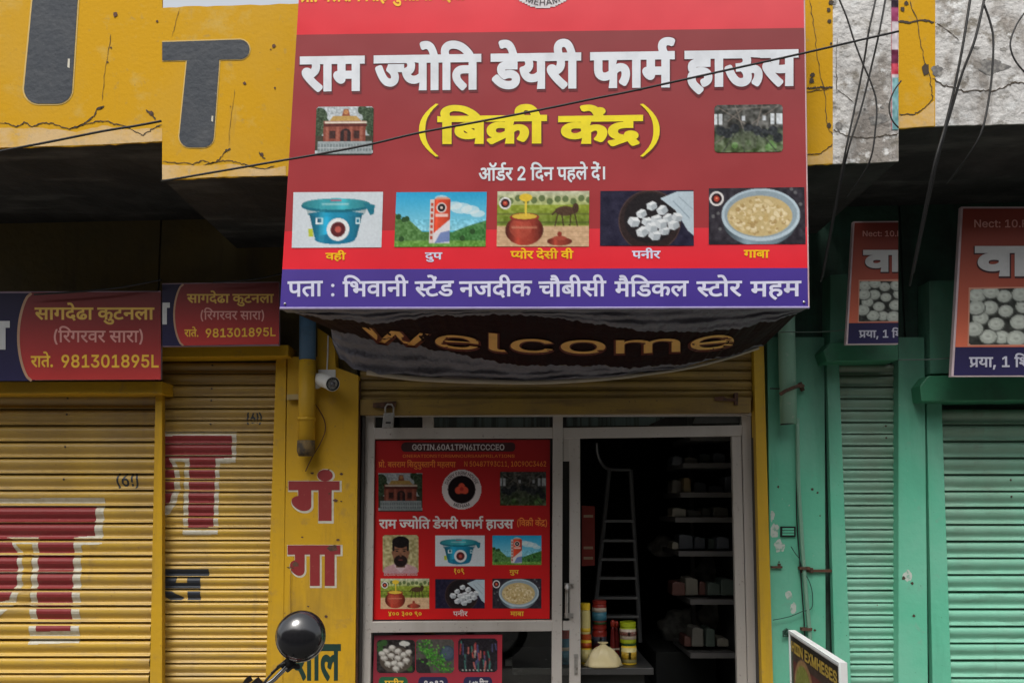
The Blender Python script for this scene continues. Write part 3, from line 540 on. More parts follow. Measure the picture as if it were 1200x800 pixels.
TEXTS = {
'top':[[0,0],[1,568],[2,827],[3,1326],[4,1897],[5,2575],[6,2984],[7,3243],[8,4091],[9,4350],[10,5026],[11,5026],[12,5807],[13,6375],[14,6375],[15,6764],[6,7334],[16,7593],[17,8148],[7,8656],[11,9254],[4,9785]],
't1':[[5,0],[6,409],[7,668]],
't2':[[18,0],[19,572],[1,1152],[8,1411],[15,1670]],
't3':[[20,0],[21,577],[19,577],[5,1157],[17,1566]],
't4':[[22,0],[6,771],[7,1030],[23,1628]],
't5':[[11,0],[6,531],[24,790],[9,1555]],
'k1':[[8,0],[3,259],[25,830],[17,1592]],
'k2':[[26,0],[21,762],[10,762],[27,762]],
'order':[[28,0],[20,1023],[23,1600],[5,1600],[29,2258],[8,3111],[30,3370],[16,3890],[12,4695],[11,5263],[4,5794],[21,6472],[30,6722],[21,7242],[10,7242],[31,7242]],
'l1':[[32,0],[11,556],[17,1087]],
'l2':[[30,0],[13,520],[12,520]],
'l3':[[33,0],[19,308],[1,888],[5,1147],[30,1805],[21,2325],[9,2325],[17,3001],[32,3510],[17,4066]],
'l4':[[12,0],[16,568],[17,1123],[5,1382]],
'l5':[[34,0],[6,563],[3,822],[6,1393]],
'a1':[[12,0],[15,568],[6,1138]],
'a2':[[35,0]],
'a3':[[8,0],[36,259],[32,962],[6,1518],[16,1777],[17,2332]],
'a4':[[14,0],[37,389],[21,893],[10,893],[20,893]],
'a5':[[16,0],[38,555],[30,1297],[17,1817],[26,2076]],
'a6':[[39,0],[40,634],[3,893],[17,1464],[9,1723],[17,2399]],
'a7':[[7,0],[41,598],[8,598],[20,857],[26,1434],[4,2196]],
'a8':[[14,0],[37,389],[1,893],[5,1152]],
'a9':[[7,0],[11,598],[7,1129]],
's1':[[9,0],[6,676],[34,935],[30,1498],[21,2018],[42,2018],[6,2581],[26,3089],[13,3851],[37,3851],[16,4355],[4,4910],[6,5588]],
's2':[[43,0],[8,363],[5,622],[34,1031],[5,1594],[32,2003],[5,2559],[9,3218],[6,3894],[5,4153],[6,4562],[44,4821]],
's3':[[5,0],[6,409],[15,668],[21,1238],[2,1238]],
'phone':[[45,0],[46,603],[47,1206],[48,1809],[49,2412],[47,3015],[46,3618],[45,4221],[50,4824],[51,5427]],
'ya':[[19,0]],
'no':[[43,0],[52,363],[53,966],[44,1233]],
'sa':[[9,0]],
'lal':[[54,0],[6,680],[4,939]],
'va':[[32,0],[6,556]],
'near':[[55,0],[56,700],[57,1242],[58,1774],[35,2078],[47,2577],[49,3180],[2,3784],[59,4033]],
'pra':[[0,0],[19,568],[6,1148],[60,1407],[47,1906],[8,2759],[54,3018]],
'gst':[[61,0],[61,693],[62,1387],[63,1988],[55,2398],[2,3098],[52,3348],[49,3951],[64,4554],[47,5196],[62,5799],[65,6399],[55,6993],[52,7694],[63,8297],[62,8707],[66,9307],[66,9987],[66,10666],[67,11345],[68,11904]],
'tiny':[[68,0],[55,711],[67,1411],[69,1970],[64,2569],[62,3210],[63,3811],[68,4221],[55,4932],[70,5633],[62,6229],[68,6830],[69,7541],[70,8139],[71,8736],[55,9576],[68,10277],[72,10988],[69,11680],[70,12278],[64,12875],[71,13517],[65,14357],[69,14951],[63,15549],[51,15959],[64,16485],[62,17127],[63,17727],[68,18137],[55,18848],[70,19549]],
'prop':[[0,0],[1,568],[2,827],[3,1326],[4,1897],[5,2575],[6,2984],[7,3243],[8,4091],[9,4350],[30,5026],[13,5546],[12,5546],[13,6114],[14,6114],[15,6503],[6,7073],[16,7332],[17,7887],[7,8396],[11,8994],[4,9525],[12,10203],[6,10771]],
'nums':[[55,0],[50,950],[49,1553],[73,2156],[46,2759],[74,3362],[62,3965],[45,4565],[48,5169],[66,5772],[47,6451],[47,7054],[60,7657],[47,8157],[49,8760],[66,9363],[45,10042],[68,10645],[66,11356],[48,12035],[73,12639],[52,13242],[29,13845]],
'kend2':[[43,0],[8,363],[32,622],[25,1178],[17,1940],[26,2449],[21,3211],[10,3211],[27,3211],[44,3731]],
'p1':[[75,0],[76,551],[77,1102]],
'p2':[[34,0],[13,563],[12,563]],
'p3':[[78,0],[76,551],[76,1102],[79,1902],[76,2453],[76,3004],[77,3805],[76,4356]],
'p5':[[7,0],[6,598],[3,857],[6,1428]],
'b2':[[77,0],[76,551],[75,1102],[80,1653]],
'b3':[[81,0],[76,551],[82,1102],[8,1902],[83,2161],[4,2724]],
'ga1':[[34,0],[10,563]],
'ga2':[[34,0],[6,563]],
'welcome':[[84,0],[56,761],[85,1303],[57,1559],[86,2090],[87,2648],[56,3462]],
'board':[[88,0],[63,691],[63,1101],[55,1511],[67,2461],[89,3020],[71,3655],[88,4495],[67,5186],[70,5745],[67,6341],[70,6900]],
'ring':[[90,0],[64,671],[63,1312],[69,1722],[91,2321],[59,3202],[64,3751],[69,4392],[71,4991],[88,6081],[68,6772],[72,7483],[70,8175],[67,8772]],
'ring2':[[71,0],[67,840],[88,1399],[64,2090],[71,2731]],
'haath':[[5,0],[6,409],[7,668],[18,1515],[19,2087],[1,2667],[8,2926],[15,3185],[20,4005],[21,4582],[19,4582],[5,5162],[17,5571],[22,6080],[6,6851],[7,7110],[23,7708],[11,7958],[6,8489],[92,8748],[9,9296]],
'namestrip':[[93,0],[64,608],[51,1250],[69,1775],[64,2374],[71,3016],[70,4105],[63,4702],[55,5112],[61,5813],[88,6507],[71,7448],[67,8288],[88,8847],[64,9538],[71,10180]]}



def contours(key, bold, seg):
    """flattened and thickened outlines of one line of writing, in thousandths of an em"""
    out = []
    for gi, pen in TEXTS[key]:
        for fl in GLYPHS[gi]:
            p = [(fl[i] >> 1, fl[i + 1], fl[i] & 1) for i in range(0, len(fl), 2)]
            q = []
            n = len(p)
            for i in range(n):                          # put in the implied on-curve points
                q.append(p[i])
                j = (i + 1) % n
                if not p[i][2] and not p[j][2]:
                    q.append(((p[i][0] + p[j][0]) / 2, (p[i][1] + p[j][1]) / 2, 1))
            k = next(i for i, a in enumerate(q) if a[2])
            q = q[k:] + q[:k]
            n = len(q)
            poly = []
            i = 0
            while i < n:
                a = q[i]
                b = q[(i + 1) % n]
                poly.append((a[0], a[1]))
                if not b[2]:
                    c = q[(i + 2) % n]
                    for s in range(1, seg):
                        t = s / seg
                        poly.append(((1 - t) ** 2 * a[0] + 2 * t * (1 - t) * b[0] + t * t * c[0],
                                     (1 - t) ** 2 * a[1] + 2 * t * (1 - t) * b[1] + t * t * c[1]))
                    i += 2
                else:
                    i += 1
            pp = [poly[i] for i in range(len(poly)) if math.dist(poly[i], poly[i - 1]) > 1.5]
            if len(pp) < 3: continue
            if bold:
                A = np.array(pp, float)
                d = np.roll(A, -1, 0) - A
                d /= np.linalg.norm(d, axis=1)[:, None] + 1e-9
                nn = np.stack([-d[:, 1], d[:, 0]], 1)   # outer outlines run clockwise: left is outside
                pv = np.roll(nn, 1, 0)
                m = nn + pv
                ln = np.maximum((m * m).sum(1), 1.7)
                B2 = A + m * (2 * bold / ln)[:, None]
                pp = []
                for i in range(len(A)):             # brush-like rounding where a slanting stroke ends in a corner
                    d0, d1 = d[i - 1], d[i]
                    turn = d0[0] * d1[1] - d0[1] * d1[0]
                    slant = min(abs(d0[0]), abs(d0[1])) > .12 and min(abs(d1[0]), abs(d1[1])) > .12
                    if bold > 15 and slant and turn < -.4:
                        for w_ in (0, .33, .67, 1):
                            q = pv[i] * (1 - w_) + nn[i] * w_
                            q = q / (np.linalg.norm(q) + 1e-9) * bold
                            pp.append((A[i][0] + q[0], A[i][1] + q[1]))
                    else:
                        pp.append(tuple(B2[i]))
            out.append([(a + pen, b) for a, b in pp])
    return out


SHAPES = {}


def letter_shape(key, bold, seg):
    k = (key, bold, seg)
    if k in SHAPES: return SHAPES[k]
    cs = contours(key, bold, seg)
    V, E = [], []
    for c in cs:
        k0 = len(V)
        V += [Vector(p) for p in c]
        E += [(k0 + i, k0 + (i + 1) % len(c)) for i in range(len(c))]
    v, e, f, _, _, _ = delaunay_2d_cdt(V, E, [], 0, 1e-4)
    v = np.array([tuple(a) for a in v])
    f = np.array(f)
    cen = v[f].mean(1)
    A = np.array([V[a] for a, b in E], float)
    B = np.array([V[b] for a, b in E], float)
    wn_ = np.zeros(len(cen))
    for i in range(0, len(cen), 400):
        c = cen[i:i + 400]
        ay = A[None, :, 1] - c[:, None, 1]
        by = B[None, :, 1] - c[:, None, 1]
        ax = A[None, :, 0] - c[:, None, 0]
        bx = B[None, :, 0] - c[:, None, 0]
        cr = ax * by - bx * ay
        wn_[i:i + 400] = ((ay <= 0) & (by > 0) & (cr > 0)).sum(1) - ((ay > 0) & (by <= 0) & (cr < 0)).sum(1)
    f = f[wn_ != 0]
    tri = f.tolist()
    r = (v, tri, v[:, 0].min(), v[:, 0].max())
    SHAPES[k] = r
    return r


def line_map(x0, x1, yh0, yb0, yh1=None, yb1=None):
    yh1 = yh0 if yh1 is None else yh1
    yb1 = yb0 if yb1 is None else yb1
    def f(s, t):
        return x0 + (x1 - x0) * s, (yb0 + (yb1 - yb0) * s) * (1 - t) + (yh0 + (yh1 - yh0) * s) * t
    return f


def text(name, key, mp, where, m, parent, bold=0, seg=3, lift=0.002, H=622, clip=None, **k):
    v, F, x0, x1 = letter_shape(key, bold, seg)
    V = []
    for a, b in v:
        px, py = mp((a - x0) / (x1 - x0), (b + bold) / (H + 2 * bold))
        if clip: px = min(max(px, clip[0]), clip[1])
        V.append(where(px, py, lift))
    return obj(name, V, F, m, parent, **k)


# ------------------------------------------------------------------ printed pictures
rs = np.random.RandomState(3)


def vnoise(h, w, cell):
    gh, gw = int(h / cell) + 3, int(w / cell) + 3
    g = rs.rand(gh, gw)
    y = np.arange(h) / cell
    x = np.arange(w) / cell
    yi, xi = y.astype(int), x.astype(int)
    fy, fx = (y - yi)[:, None], (x - xi)[None, :]
    fy, fx = fy * fy * (3 - 2 * fy), fx * fx * (3 - 2 * fx)
    a = g[yi][:, xi]; b = g[yi][:, xi + 1]; c = g[yi + 1][:, xi]; d = g[yi + 1][:, xi + 1]
    return (a * (1 - fx) + b * fx) * (1 - fy) + (c * (1 - fx) + d * fx) * fy


class Canvas:
    def __init__(s, w, h, c):
        s.w, s.h = w * 2, h * 2
        s.a = np.zeros((s.h, s.w, 3)) + np.array(c) / 255
        s.y, s.x = np.mgrid[0:s.h, 0:s.w]
        s.x = (s.x + 0.5) / s.w
        s.y = (s.y + 0.5) / s.h

    def put(s, m, c, al=1.0):
        s.m = m
        m = m.astype(float)[..., None] * al
        s.a = s.a * (1 - m) + (np.array(c) / 255) * m
        return s

    def round_(s, k=.45, hl=.25, hx=-.35):
        """printed modelling of the shape drawn last: darker rims and a soft gleam"""
        xs = s.x[s.m]
        if not len(xs): return s
        a, b = xs.min(), xs.max()
        t = (s.x - (a + b) / 2) / ((b - a) / 2 + 1e-6)
        f = 1 - k * t ** 2 + hl * np.exp(-((t - hx) / .16) ** 2)
        s.a = np.where(s.m[..., None], np.clip(s.a * f[..., None], 0, 1), s.a)
        return s

    def rect(s, x0, y0, x1, y1, c, al=1): return s.put((s.x >= x0) & (s.x < x1) & (s.y >= y0) & (s.y < y1), c, al)

    def ell(s, cx, cy, rx, ry, c, al=1, rot=0):
        X, Y = s.x - cx, s.y - cy
        ca, sa = math.cos(rot), math.sin(rot)
        return s.put(((X * ca + Y * sa) / rx) ** 2 + ((-X * sa + Y * ca) / ry) ** 2 < 1, c, al)

    def circ(s, cx, cy, r, c, al=1): return s.ell(cx, cy, r, r * s.w / s.h, c, al)

    def poly(s, pts, c, al=1):
        m = np.zeros(s.x.shape, bool)
        n = len(pts)
        for i in range(n):
            (xa, ya), (xb, yb) = pts[i], pts[(i + 1) % n]
            if ya == yb: continue
            cnd = ((ya > s.y) != (yb > s.y)) & (s.x < (xb - xa) * (s.y - ya) / (yb - ya) + xa)
            m ^= cnd
        return s.put(m, c, al)

    def line(s, x0, y0, x1, y1, w, c, al=1):
        dx, dy = x1 - x0, (y1 - y0) * s.h / s.w
        L = math.hypot(dx, dy) + 1e-9
        X, Y = s.x - x0, (s.y - y0) * s.h / s.w
        t = np.clip((X * dx + Y * dy) / L / L, 0, 1)
        return s.put((X - t * dx) ** 2 + (Y - t * dy) ** 2 < (w / 2) ** 2, c, al)

    def grad(s, y0, y1, c0, c1):
        t = np.clip((s.y - y0) / (y1 - y0), 0, 1)[..., None]
        m = ((s.y >= y0) & (s.y <= y1))[..., None]
        s.a = np.where(m, np.array(c0) / 255 * (1 - t) + np.array(c1) / 255 * t, s.a)
        return s

    def noise(s, cell, amp, x0=0, y0=0, x1=1, y1=1):
        n = (vnoise(s.h, s.w, cell) - 0.5) * amp
        m = (s.x >= x0) & (s.x < x1) & (s.y >= y0) & (s.y < y1)
        s.a = np.clip(s.a + (n * m)[..., None], 0, 1)
        return s

    def out(s):
        a = s.a
        return (a[0::2, 0::2] + a[1::2, 0::2] + a[0::2, 1::2] + a[1::2, 1::2]) / 4


def picture(name, quad, where, cv, parent, m=None, lift=0.0015, gain=1.0, rnd_corner=0, disc=False, **k):
    """a printed picture: quad = four readings (tl, tr, br, bl)"""
    a = cv.out() if isinstance(cv, Canvas) else cv
    h, w, _ = a.shape
    (x0, y0), (x1, y1), (x2, y2), (x3, y3) = quad
    s, t = np.meshgrid((np.arange(w)) / (w - 1), (np.arange(h)) / (h - 1))
    X = (x0 * (1 - s) + x1 * s) * (1 - t) + (x3 * (1 - s) + x2 * s) * t
    Y = (y0 * (1 - s) + y1 * s) * (1 - t) + (y3 * (1 - s) + y2 * s) * t
    V = [where(px, py, lift) for px, py in zip(X.ravel(), Y.ravel())]
    F = []
    asp = h / w
    for j in range(h - 1):
        for i in range(w - 1):
            if disc and ((i + .5) / (w - 1) - .5) ** 2 + ((j + .5) / (h - 1) - .5) ** 2 > .25: continue
            if rnd_corner:
                u = min(i + .5, w - 1.5 - i) / w
                vv = min(j + .5, h - 1.5 - j) / h * asp
                if u < rnd_corner and vv < rnd_corner and (rnd_corner - u) ** 2 + (rnd_corner - vv) ** 2 > rnd_corner ** 2: continue
            q = j * w + i
            F.append([q, q + w, q + w + 1, q + 1])
    o = obj(name, V, F, m or M_print, parent, **k)
    at = o.data.color_attributes.new("ink", 'FLOAT_COLOR', 'POINT')
    c = a.reshape(-1, 3)
    c = np.where(c <= 0.04045, c / 12.92, ((c + 0.055) / 1.055) ** 2.4) * gain
    at.data.foreach_set("color", np.concatenate([c, np.ones((len(c), 1))], 1).ravel())
    return o


def sheet(name, pts, where, m, parent, lift=0.001, **k):
    return obj(name, [where(a, b, lift) for a, b in pts], [list(range(len(pts)))], m, parent, **k)


def arc(cx, cy, rx, ry, a0, a1, n=10):
    return [(cx + rx * math.cos(R(a0 + (a1 - a0) * i / n)), cy + ry * math.sin(R(a0 + (a1 - a0) * i / n))) for i in range(n + 1)]


def ribbon(name, pts, w, where, m, parent, lift=0.002, jit=0.0, sub=4, **k):
    """a crack or a line on a surface, with uneven width"""
    q = []
    for i in range(len(pts) - 1):
        for j in range(sub):
            t = j / sub
            q.append((pts[i][0] * (1 - t) + pts[i + 1][0] * t + rnd.uniform(-jit, jit), pts[i][1] * (1 - t) + pts[i + 1][1] * t + rnd.uniform(-jit, jit)))
    q.append(pts[-1])
    V = []
    for i, (x, y) in enumerate(q):
        a, b = q[max(i - 1, 0)], q[min(i + 1, len(q) - 1)]
        dx, dy = b[0] - a[0], b[1] - a[1]
        L = math.hypot(dx, dy) + 1e-6
        ww = w * (rnd.uniform(0.5, 1.2) if jit else 1) / 2 * (0.3 if jit and i in (0, len(q) - 1) else 1)
        V += [where(x - dy / L * ww, y + dx / L * ww, lift), where(x + dy / L * ww, y - dx / L * ww, lift)]
    F = [[2 * i, 2 * i + 1, 2 * i + 3, 2 * i + 2] for i in range(len(q) - 1)]
    return obj(name, V, F, m, parent, **k)


def blot(name, cx, cy, r_, where, m, parent, lift=0.0015, sy=1.0, n=14, **k):
    pts = [(cx + r_ * rnd.uniform(.6, 1.15) * math.cos(2 * math.pi * i / n), cy + sy * r_ * rnd.uniform(.6, 1.15) * math.sin(2 * math.pi * i / n)) for i in range(n)]
    return sheet(name, pts, where, m, parent, lift, **k)


def smooth(pts, n=6):
    out = []
    for i in range(len(pts) - 1):
        p0 = pts[max(i - 1, 0)]; p1 = pts[i]; p2 = pts[i + 1]; p3 = pts[min(i + 2, len(pts) - 1)]
        for j in range(n):
            t = j / n
            out.append(0.5 * ((2 * p1) + (p2 - p0) * t + (2 * p0 - 5 * p1 + 4 * p2 - p3) * t * t + (3 * p1 - p0 - 3 * p2 + p3) * t ** 3))
    out.append(pts[-1])
    return out
# ------------------------------------------------------------------ rolling shutters
PROFILE = [(0.0, -0.06), (0.02, 0.06), (0.10, 0.165), (0.24, 0.215), (0.40, 0.18), (0.54, 0.09), (0.66, 0.015), (0.74, 0.02), (0.82, 0.11), (0.875, 0.20), (0.895, 0.195), (0.90, 0.03), (0.905, -0.12)]


def relief(z, ztop, pitch):
    f = ((ztop - z) / pitch) % 1.0
    for i in range(len(PROFILE) - 1):
        a, b = PROFILE[i], PROFILE[i + 1]
        if f <= b[0]:
            return pitch * (a[1] + (b[1] - a[1]) * (f - a[0]) / (b[0] - a[0]))
    return 0.0


def slats(parent, x0, x1, ztop, zbot, pitch, Y, m, tilt=.006):
    base = WORLD0[parent.name]
    V, F = [], []
    for f, d in PROFILE:
        V += [(x0, -d * pitch, -f * pitch), (x1, -d * pitch, -f * pitch)]
    V += [(x0, 0.12 * pitch, -1.003 * pitch), (x1, 0.12 * pitch, -1.003 * pitch)]
    n = len(PROFILE) + 1
    F = [[2 * i, 2 * i + 2, 2 * i + 3, 2 * i + 1] for i in range(n - 1)]
    me = new_mesh("slat", V, F, m, True)
    z = ztop
    while z > zbot:
        o = bpy.data.objects.new("slat", me)
        COL.objects.link(o)
        o.parent = parent
        o.location = Vector((rnd.uniform(-.001, .001), Y + (rnd.uniform(-.0008, .0008) if tilt > .01 else 0), z)) - base
        o.rotation_euler = (rnd.uniform(-tilt, tilt), rnd.uniform(-.0008, .0008), 0)
        WORLD0[o.name] = base
        z -= pitch


def paint_relief(name, polys, ztop, pitch, Y, m, parent, lift, clip=None, label=None, glyph=False):
    """brush paint that follows the waves of the shutter; polys hold outlines read on the plane Y"""
    W = [[(q.x, q.z) for q in (P(a, b, Y) for a, b in pl)] for pl in polys]
    if not glyph:
        for pl in W:
            if sum(pl[i - 1][0] * pl[i][1] - pl[i][0] * pl[i - 1][1] for i in range(len(pl))) < 0: pl.reverse()
    zs = [z for pl in W for _, z in pl]
    zt, zb = max(zs), min(zs)
    rows = int((zt - zb) / 0.0045) + 1
    V, F = [], []
    for r_ in range(rows):
        za = zt - (zt - zb) * r_ / rows
        zc = zt - (zt - zb) * (r_ + 1) / rows
        zm = (za + zc) / 2
        xs = []
        for pl in W:
            for i in range(len(pl)):
                (xa, a), (xb, b) = pl[i - 1], pl[i]
                if (a > zm) != (b > zm):
                    xs.append((xa + (xb - xa) * (zm - a) / (b - a), 1 if a > b else -1))
        xs.sort()
        mg, wnd, st = [], 0, None
        for x_, w_ in xs:
            if wnd == 0: st = x_
            wnd += w_
            if wnd == 0 and x_ - st > 1e-4: mg.append([st, x_])
        ya = Y - relief(za, ztop, pitch) - lift
        yc = Y - relief(zc, ztop, pitch) - lift
        for a, b in mg:
            j = rnd.uniform(-.0012, .0012)
            k = len(V)
            V += [(a + j, ya, za), (b + j, ya, za), (b + j, yc, zc), (a + j, yc, zc)]
            F.append([k, k + 3, k + 2, k + 1])
    return obj(name, V, F, m, parent, label=label)


def glyph_polys(key, mp, bold, H=622, clip=None):
    cs = contours(key, bold, 4)
    xs = [p[0] for c in cs for p in c]
    x0, x1 = min(xs), max(xs)
    out = []
    for c in cs:
        q = []
        for a, b in c:
            px, py = mp((a - x0) / (x1 - x0), (b + bold) / (H + 2 * bold))
            if clip: px = min(max(px, clip[0]), clip[1])
            q.append((px, py))
        out.append(q)
    return out


# ------------------------------------------------------------------ the ground
g = MB().box((-300, -300, -0.4), (300, 300, 0.0))
g.build("ground", M_asph, kind='structure')
MB().box((-40, -1.9, 0.003), (40, 0.6, 0.12)).build("pavement", M_pave, kind='structure', bev=0.01)

# ------------------------------------------------------------------ buildings
YP = -1.2            # face of the parapets
YW = 0.05            # face of the walls behind the shutters
VPp, VPw = VP(YP), VP(YW)
Pp = lambda x, y, l=0: P(x, y, YP - l)
PL = lambda Y: (lambda x, y, l=0: P(x, y, Y - l))

b_left = thing("shop_building", P(60, 867, 0) , "yellow shop bay at the far left, wide grey painted stroke on its parapet", "building")
b_mid = thing("shop_building", P(560, 867, 0), "yellow shop building with a grey letter T on its parapet", "building")
b_grn = thing("shop_building", P(980, 867, 0), "narrow green painted shop bay under whitewashed concrete, right of the yellow shop", "building")
b_right = thing("shop_building", P(1150, 867, 0), "widest green shop bay at the right edge with a yellow and whitewashed parapet", "building")


def jag(pts, a, sub=10):
    q = []
    for i in range(len(pts) - 1):
        for j in range(sub):
            t = j / sub
            q.append((pts[i][0] * (1 - t) + pts[i + 1][0] * t, pts[i][1] * (1 - t) + pts[i + 1][1] * t + rnd.uniform(-a, a) * (1 if 0 < j else 0)))
    q.append(pts[-1])
    return q


def parapet(par, pts_top, pts_bot, m, xl=None):
    MB().prism(pts_top + pts_bot[::-1], YP, YP + 0.012).build("parapet", m, par)


parapet(b_left, [(-330, -75), (190, -60)], jag([(-330, 178), (0, 173.5), (120, 170), (190, 166)], .8), M_yel)
parapet(b_mid, jag([(190, 9.5), (260, 7), (350, 4.5), (600, -2), (976, -12)], 1.1, 8), jag([(190, 211), (262, 207.5), (335, 206), (600, 200), (944, 194), (976, 192)], .7), M_yel)
parapet(b_grn, [(976, -14), (1053, -16)], jag([(976, 192), (1053, 189)], .6), M_ww)
parapet(b_right, [(1053, -60), (1096, -61)], jag([(1053, 151), (1096, 148)], .6, 5), M_yel)
parapet(b_right, [(1096, -61), (1500, -70)], jag([(1096, 148), (1200, 145), (1500, 137)], .6, 14), M_ww)


def slab(par, xa, ya, xb, yb, th, x_ext0=0, x_ext1=0):
    A, B = P(xa, ya, YP + .0125), P(xb, yb, YP + .0125)
    A = Vector((A.x - x_ext0, A.y, A.z)); B = Vector((B.x + x_ext1, B.y, B.z))
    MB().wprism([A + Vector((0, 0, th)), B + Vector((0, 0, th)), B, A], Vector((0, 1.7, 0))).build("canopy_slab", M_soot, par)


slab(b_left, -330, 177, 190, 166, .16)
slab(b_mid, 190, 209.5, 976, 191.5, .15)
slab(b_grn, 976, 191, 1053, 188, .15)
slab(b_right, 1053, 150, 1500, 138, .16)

# walls behind the shutters, down to the ground
def wall(par, x0, x1, top, m, Y=YW, th=.25, name="wall", zb=0.0, x0b=None, x1b=None):
    a, b = P(x0, top, Y), P(x1, top, Y)
    MB().box((a.x, Y, zb), (b.x, Y + th, a.z)).build(name, m, par)

M_shadewall = mat("grimy_ochre_painted_shade", (0.13, 0.095, 0.03), 0.8, mixes=[(3, U1, .4, .7, (0.10, 0.08, 0.035), 8), (6, DOWN, .55, .8, (0.06, 0.045, 0.03), 8)], bump=(18, .6, .015))  # yellow wall with grime and the canopy's shade darkened into its base colour
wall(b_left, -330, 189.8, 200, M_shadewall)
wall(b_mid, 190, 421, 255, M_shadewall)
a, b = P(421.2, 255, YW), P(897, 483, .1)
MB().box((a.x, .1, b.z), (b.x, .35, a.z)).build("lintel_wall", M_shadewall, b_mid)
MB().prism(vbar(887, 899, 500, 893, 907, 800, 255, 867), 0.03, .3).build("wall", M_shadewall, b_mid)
M_gshade = mat("grimy_green_painted_shade", (0.035, 0.10, 0.07), 0.8, mixes=[(3, U1, .4, .7, (0.02, 0.04, 0.03), 8), (6, DOWN, .5, .8, (0.015, 0.02, 0.018), 8)], bump=(18, .6, .015))  # darker copy of the green paint: grime, with canopy shade in the colour
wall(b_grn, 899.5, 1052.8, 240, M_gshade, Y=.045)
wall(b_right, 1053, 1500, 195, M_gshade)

# pillars with paint
MB().prism([(372, 384), (384, 392), (392, 401), (393, 430), (420, 440), (420, 448), (416, 800), (415, 867), (330, 867), (337, 418), (372, 418)], -.07, .04).build("pillar", M_yelp, b_mid)
MB().prism([(417.5, 446), (421.5, 446), (418, 867), (413, 867)], -.05, .06).build("pillar_edge", M_rust, b_mid)
MB().prism(vbar(885, 897, 480, 893, 906, 800, 405, 867), -.06, .028).build("door_jamb", mat("amber_jamb_paint", (0.56, 0.34, 0.015), 0.55, mixes=[(9, U1, .6, .75, (0.4, 0.25, 0.06), 8), (5, DOWN, .58, .8, (0.3, 0.19, 0.04), 8)], bump=(25, .35, .008)), b_mid)
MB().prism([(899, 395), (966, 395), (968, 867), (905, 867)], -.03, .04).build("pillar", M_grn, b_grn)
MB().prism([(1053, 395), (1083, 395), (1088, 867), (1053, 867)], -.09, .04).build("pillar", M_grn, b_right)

# rolling shutters --------------------------------------------------
M_red = mat("red_brush_paint", (0.235, 0.020, 0.022), 0.5, mixes=[(14, U1, .5, .75, (0.24, 0.03, 0.03), 8), (30, U1, .64, .74, (0.32, 0.10, 0.06), 6)])
M_wp = mat("white_brush_paint", (0.56, 0.53, 0.44), 0.5, mixes=[(20, U1, .45, .7, (0.45, 0.40, 0.28), 8)])
M_navy = mat("dark_blue_brush_paint", (0.018, 0.024, 0.035), 0.5)


def rolling_shutter(par, m_frame, m_slat, gl, gr, seam, Yg, xs, ytop, pitch, Y, lab):
    f = MB()
    for gq in (gl, gr):
        if gq: f.prism(gq, Yg, Yg + .05)
    sh = f.build("rolling_shutter", m_frame, par, bev=.003, label=lab)
    xa, xb = P(xs[0], 600, Y).x, P(xs[1], 600, Y).x
    zt = P(xs[0], ytop, Y).z
    slats(sh, xa, xb, zt, 0.15, pitch, Y, m_slat, .022 if "green" in m_slat.name else 0)
    return sh, zt


YS = -.005
# centre left: yellow
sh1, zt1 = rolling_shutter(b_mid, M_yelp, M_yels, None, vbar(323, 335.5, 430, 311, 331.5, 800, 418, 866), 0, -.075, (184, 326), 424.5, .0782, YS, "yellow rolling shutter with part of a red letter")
# far left: yellow
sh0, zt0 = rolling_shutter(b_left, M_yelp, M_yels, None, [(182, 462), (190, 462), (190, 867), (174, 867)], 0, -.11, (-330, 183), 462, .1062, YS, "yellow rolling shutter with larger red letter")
# centre right: green
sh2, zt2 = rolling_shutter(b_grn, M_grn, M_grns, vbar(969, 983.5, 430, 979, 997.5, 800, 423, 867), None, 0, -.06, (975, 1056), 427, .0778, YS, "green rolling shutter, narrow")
# far right: green
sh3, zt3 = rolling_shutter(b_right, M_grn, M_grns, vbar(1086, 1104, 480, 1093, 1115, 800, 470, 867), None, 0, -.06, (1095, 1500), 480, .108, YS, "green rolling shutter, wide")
for par, q in ((b_mid, [(184, 424), (326, 422), (326, 867), (184, 867)]), (b_left, [(-330, 462), (181, 462), (181, 867), (-330, 867)])):
    MB().prism(q, .015, .04).build("shutter_backing", M_blk, par)
for par, q in ((b_grn, [(975, 424), (1052.6, 424), (1052.6, 867), (975, 867)]), (b_right, [(1095, 478), (1500, 478), (1500, 867), (1095, 867)])):
    MB().prism(q, .015, .04).build("shutter_backing", M_blk, par)

L = .0009
# paint on the centre yellow shutter
wt = [[(186, 505), (278, 504.5), (277, 542), (258, 543), (256, 626), (215, 626.5), (217, 541), (186, 541)],
      [(186, 530), (204, 535), (211, 550), (212, 572), (206, 592), (198, 603), (186, 610)]]
paint_relief("letter_outline", wt, zt1, .0782, YS, M_wp, sh1, L)
paint_relief("letter", [[(186, 511), (272.6, 510.5), (272, 536), (253.5, 537), (250.5, 617), (221, 617.5), (223, 537), (186, 537)],
                        [(186, 530), (199, 537), (205.5, 552), (205, 572), (199, 589), (186, 600)]], zt1, .0782, YS, M_red, sh1, 2 * L)
paint_relief("letter_gap", [[(206, 541), (216, 541), (215, 600), (208, 600), (213, 572), (212, 552)]], zt1, .0782, YS, M_yels, sh1, 3 * L)
paint_relief("number", glyph_polys("no", line_map(289.5, 307.5, 484, 496), 38, 677), zt1, .0782, YS, M_navy, sh1, L, glyph=True)
paint_relief("letter", glyph_polys("sa", line_map(172, 245.5, 666, 704.5), 40, clip=(186, 300)), zt1, .0782, YS, M_navy, sh1, L, glyph=True)
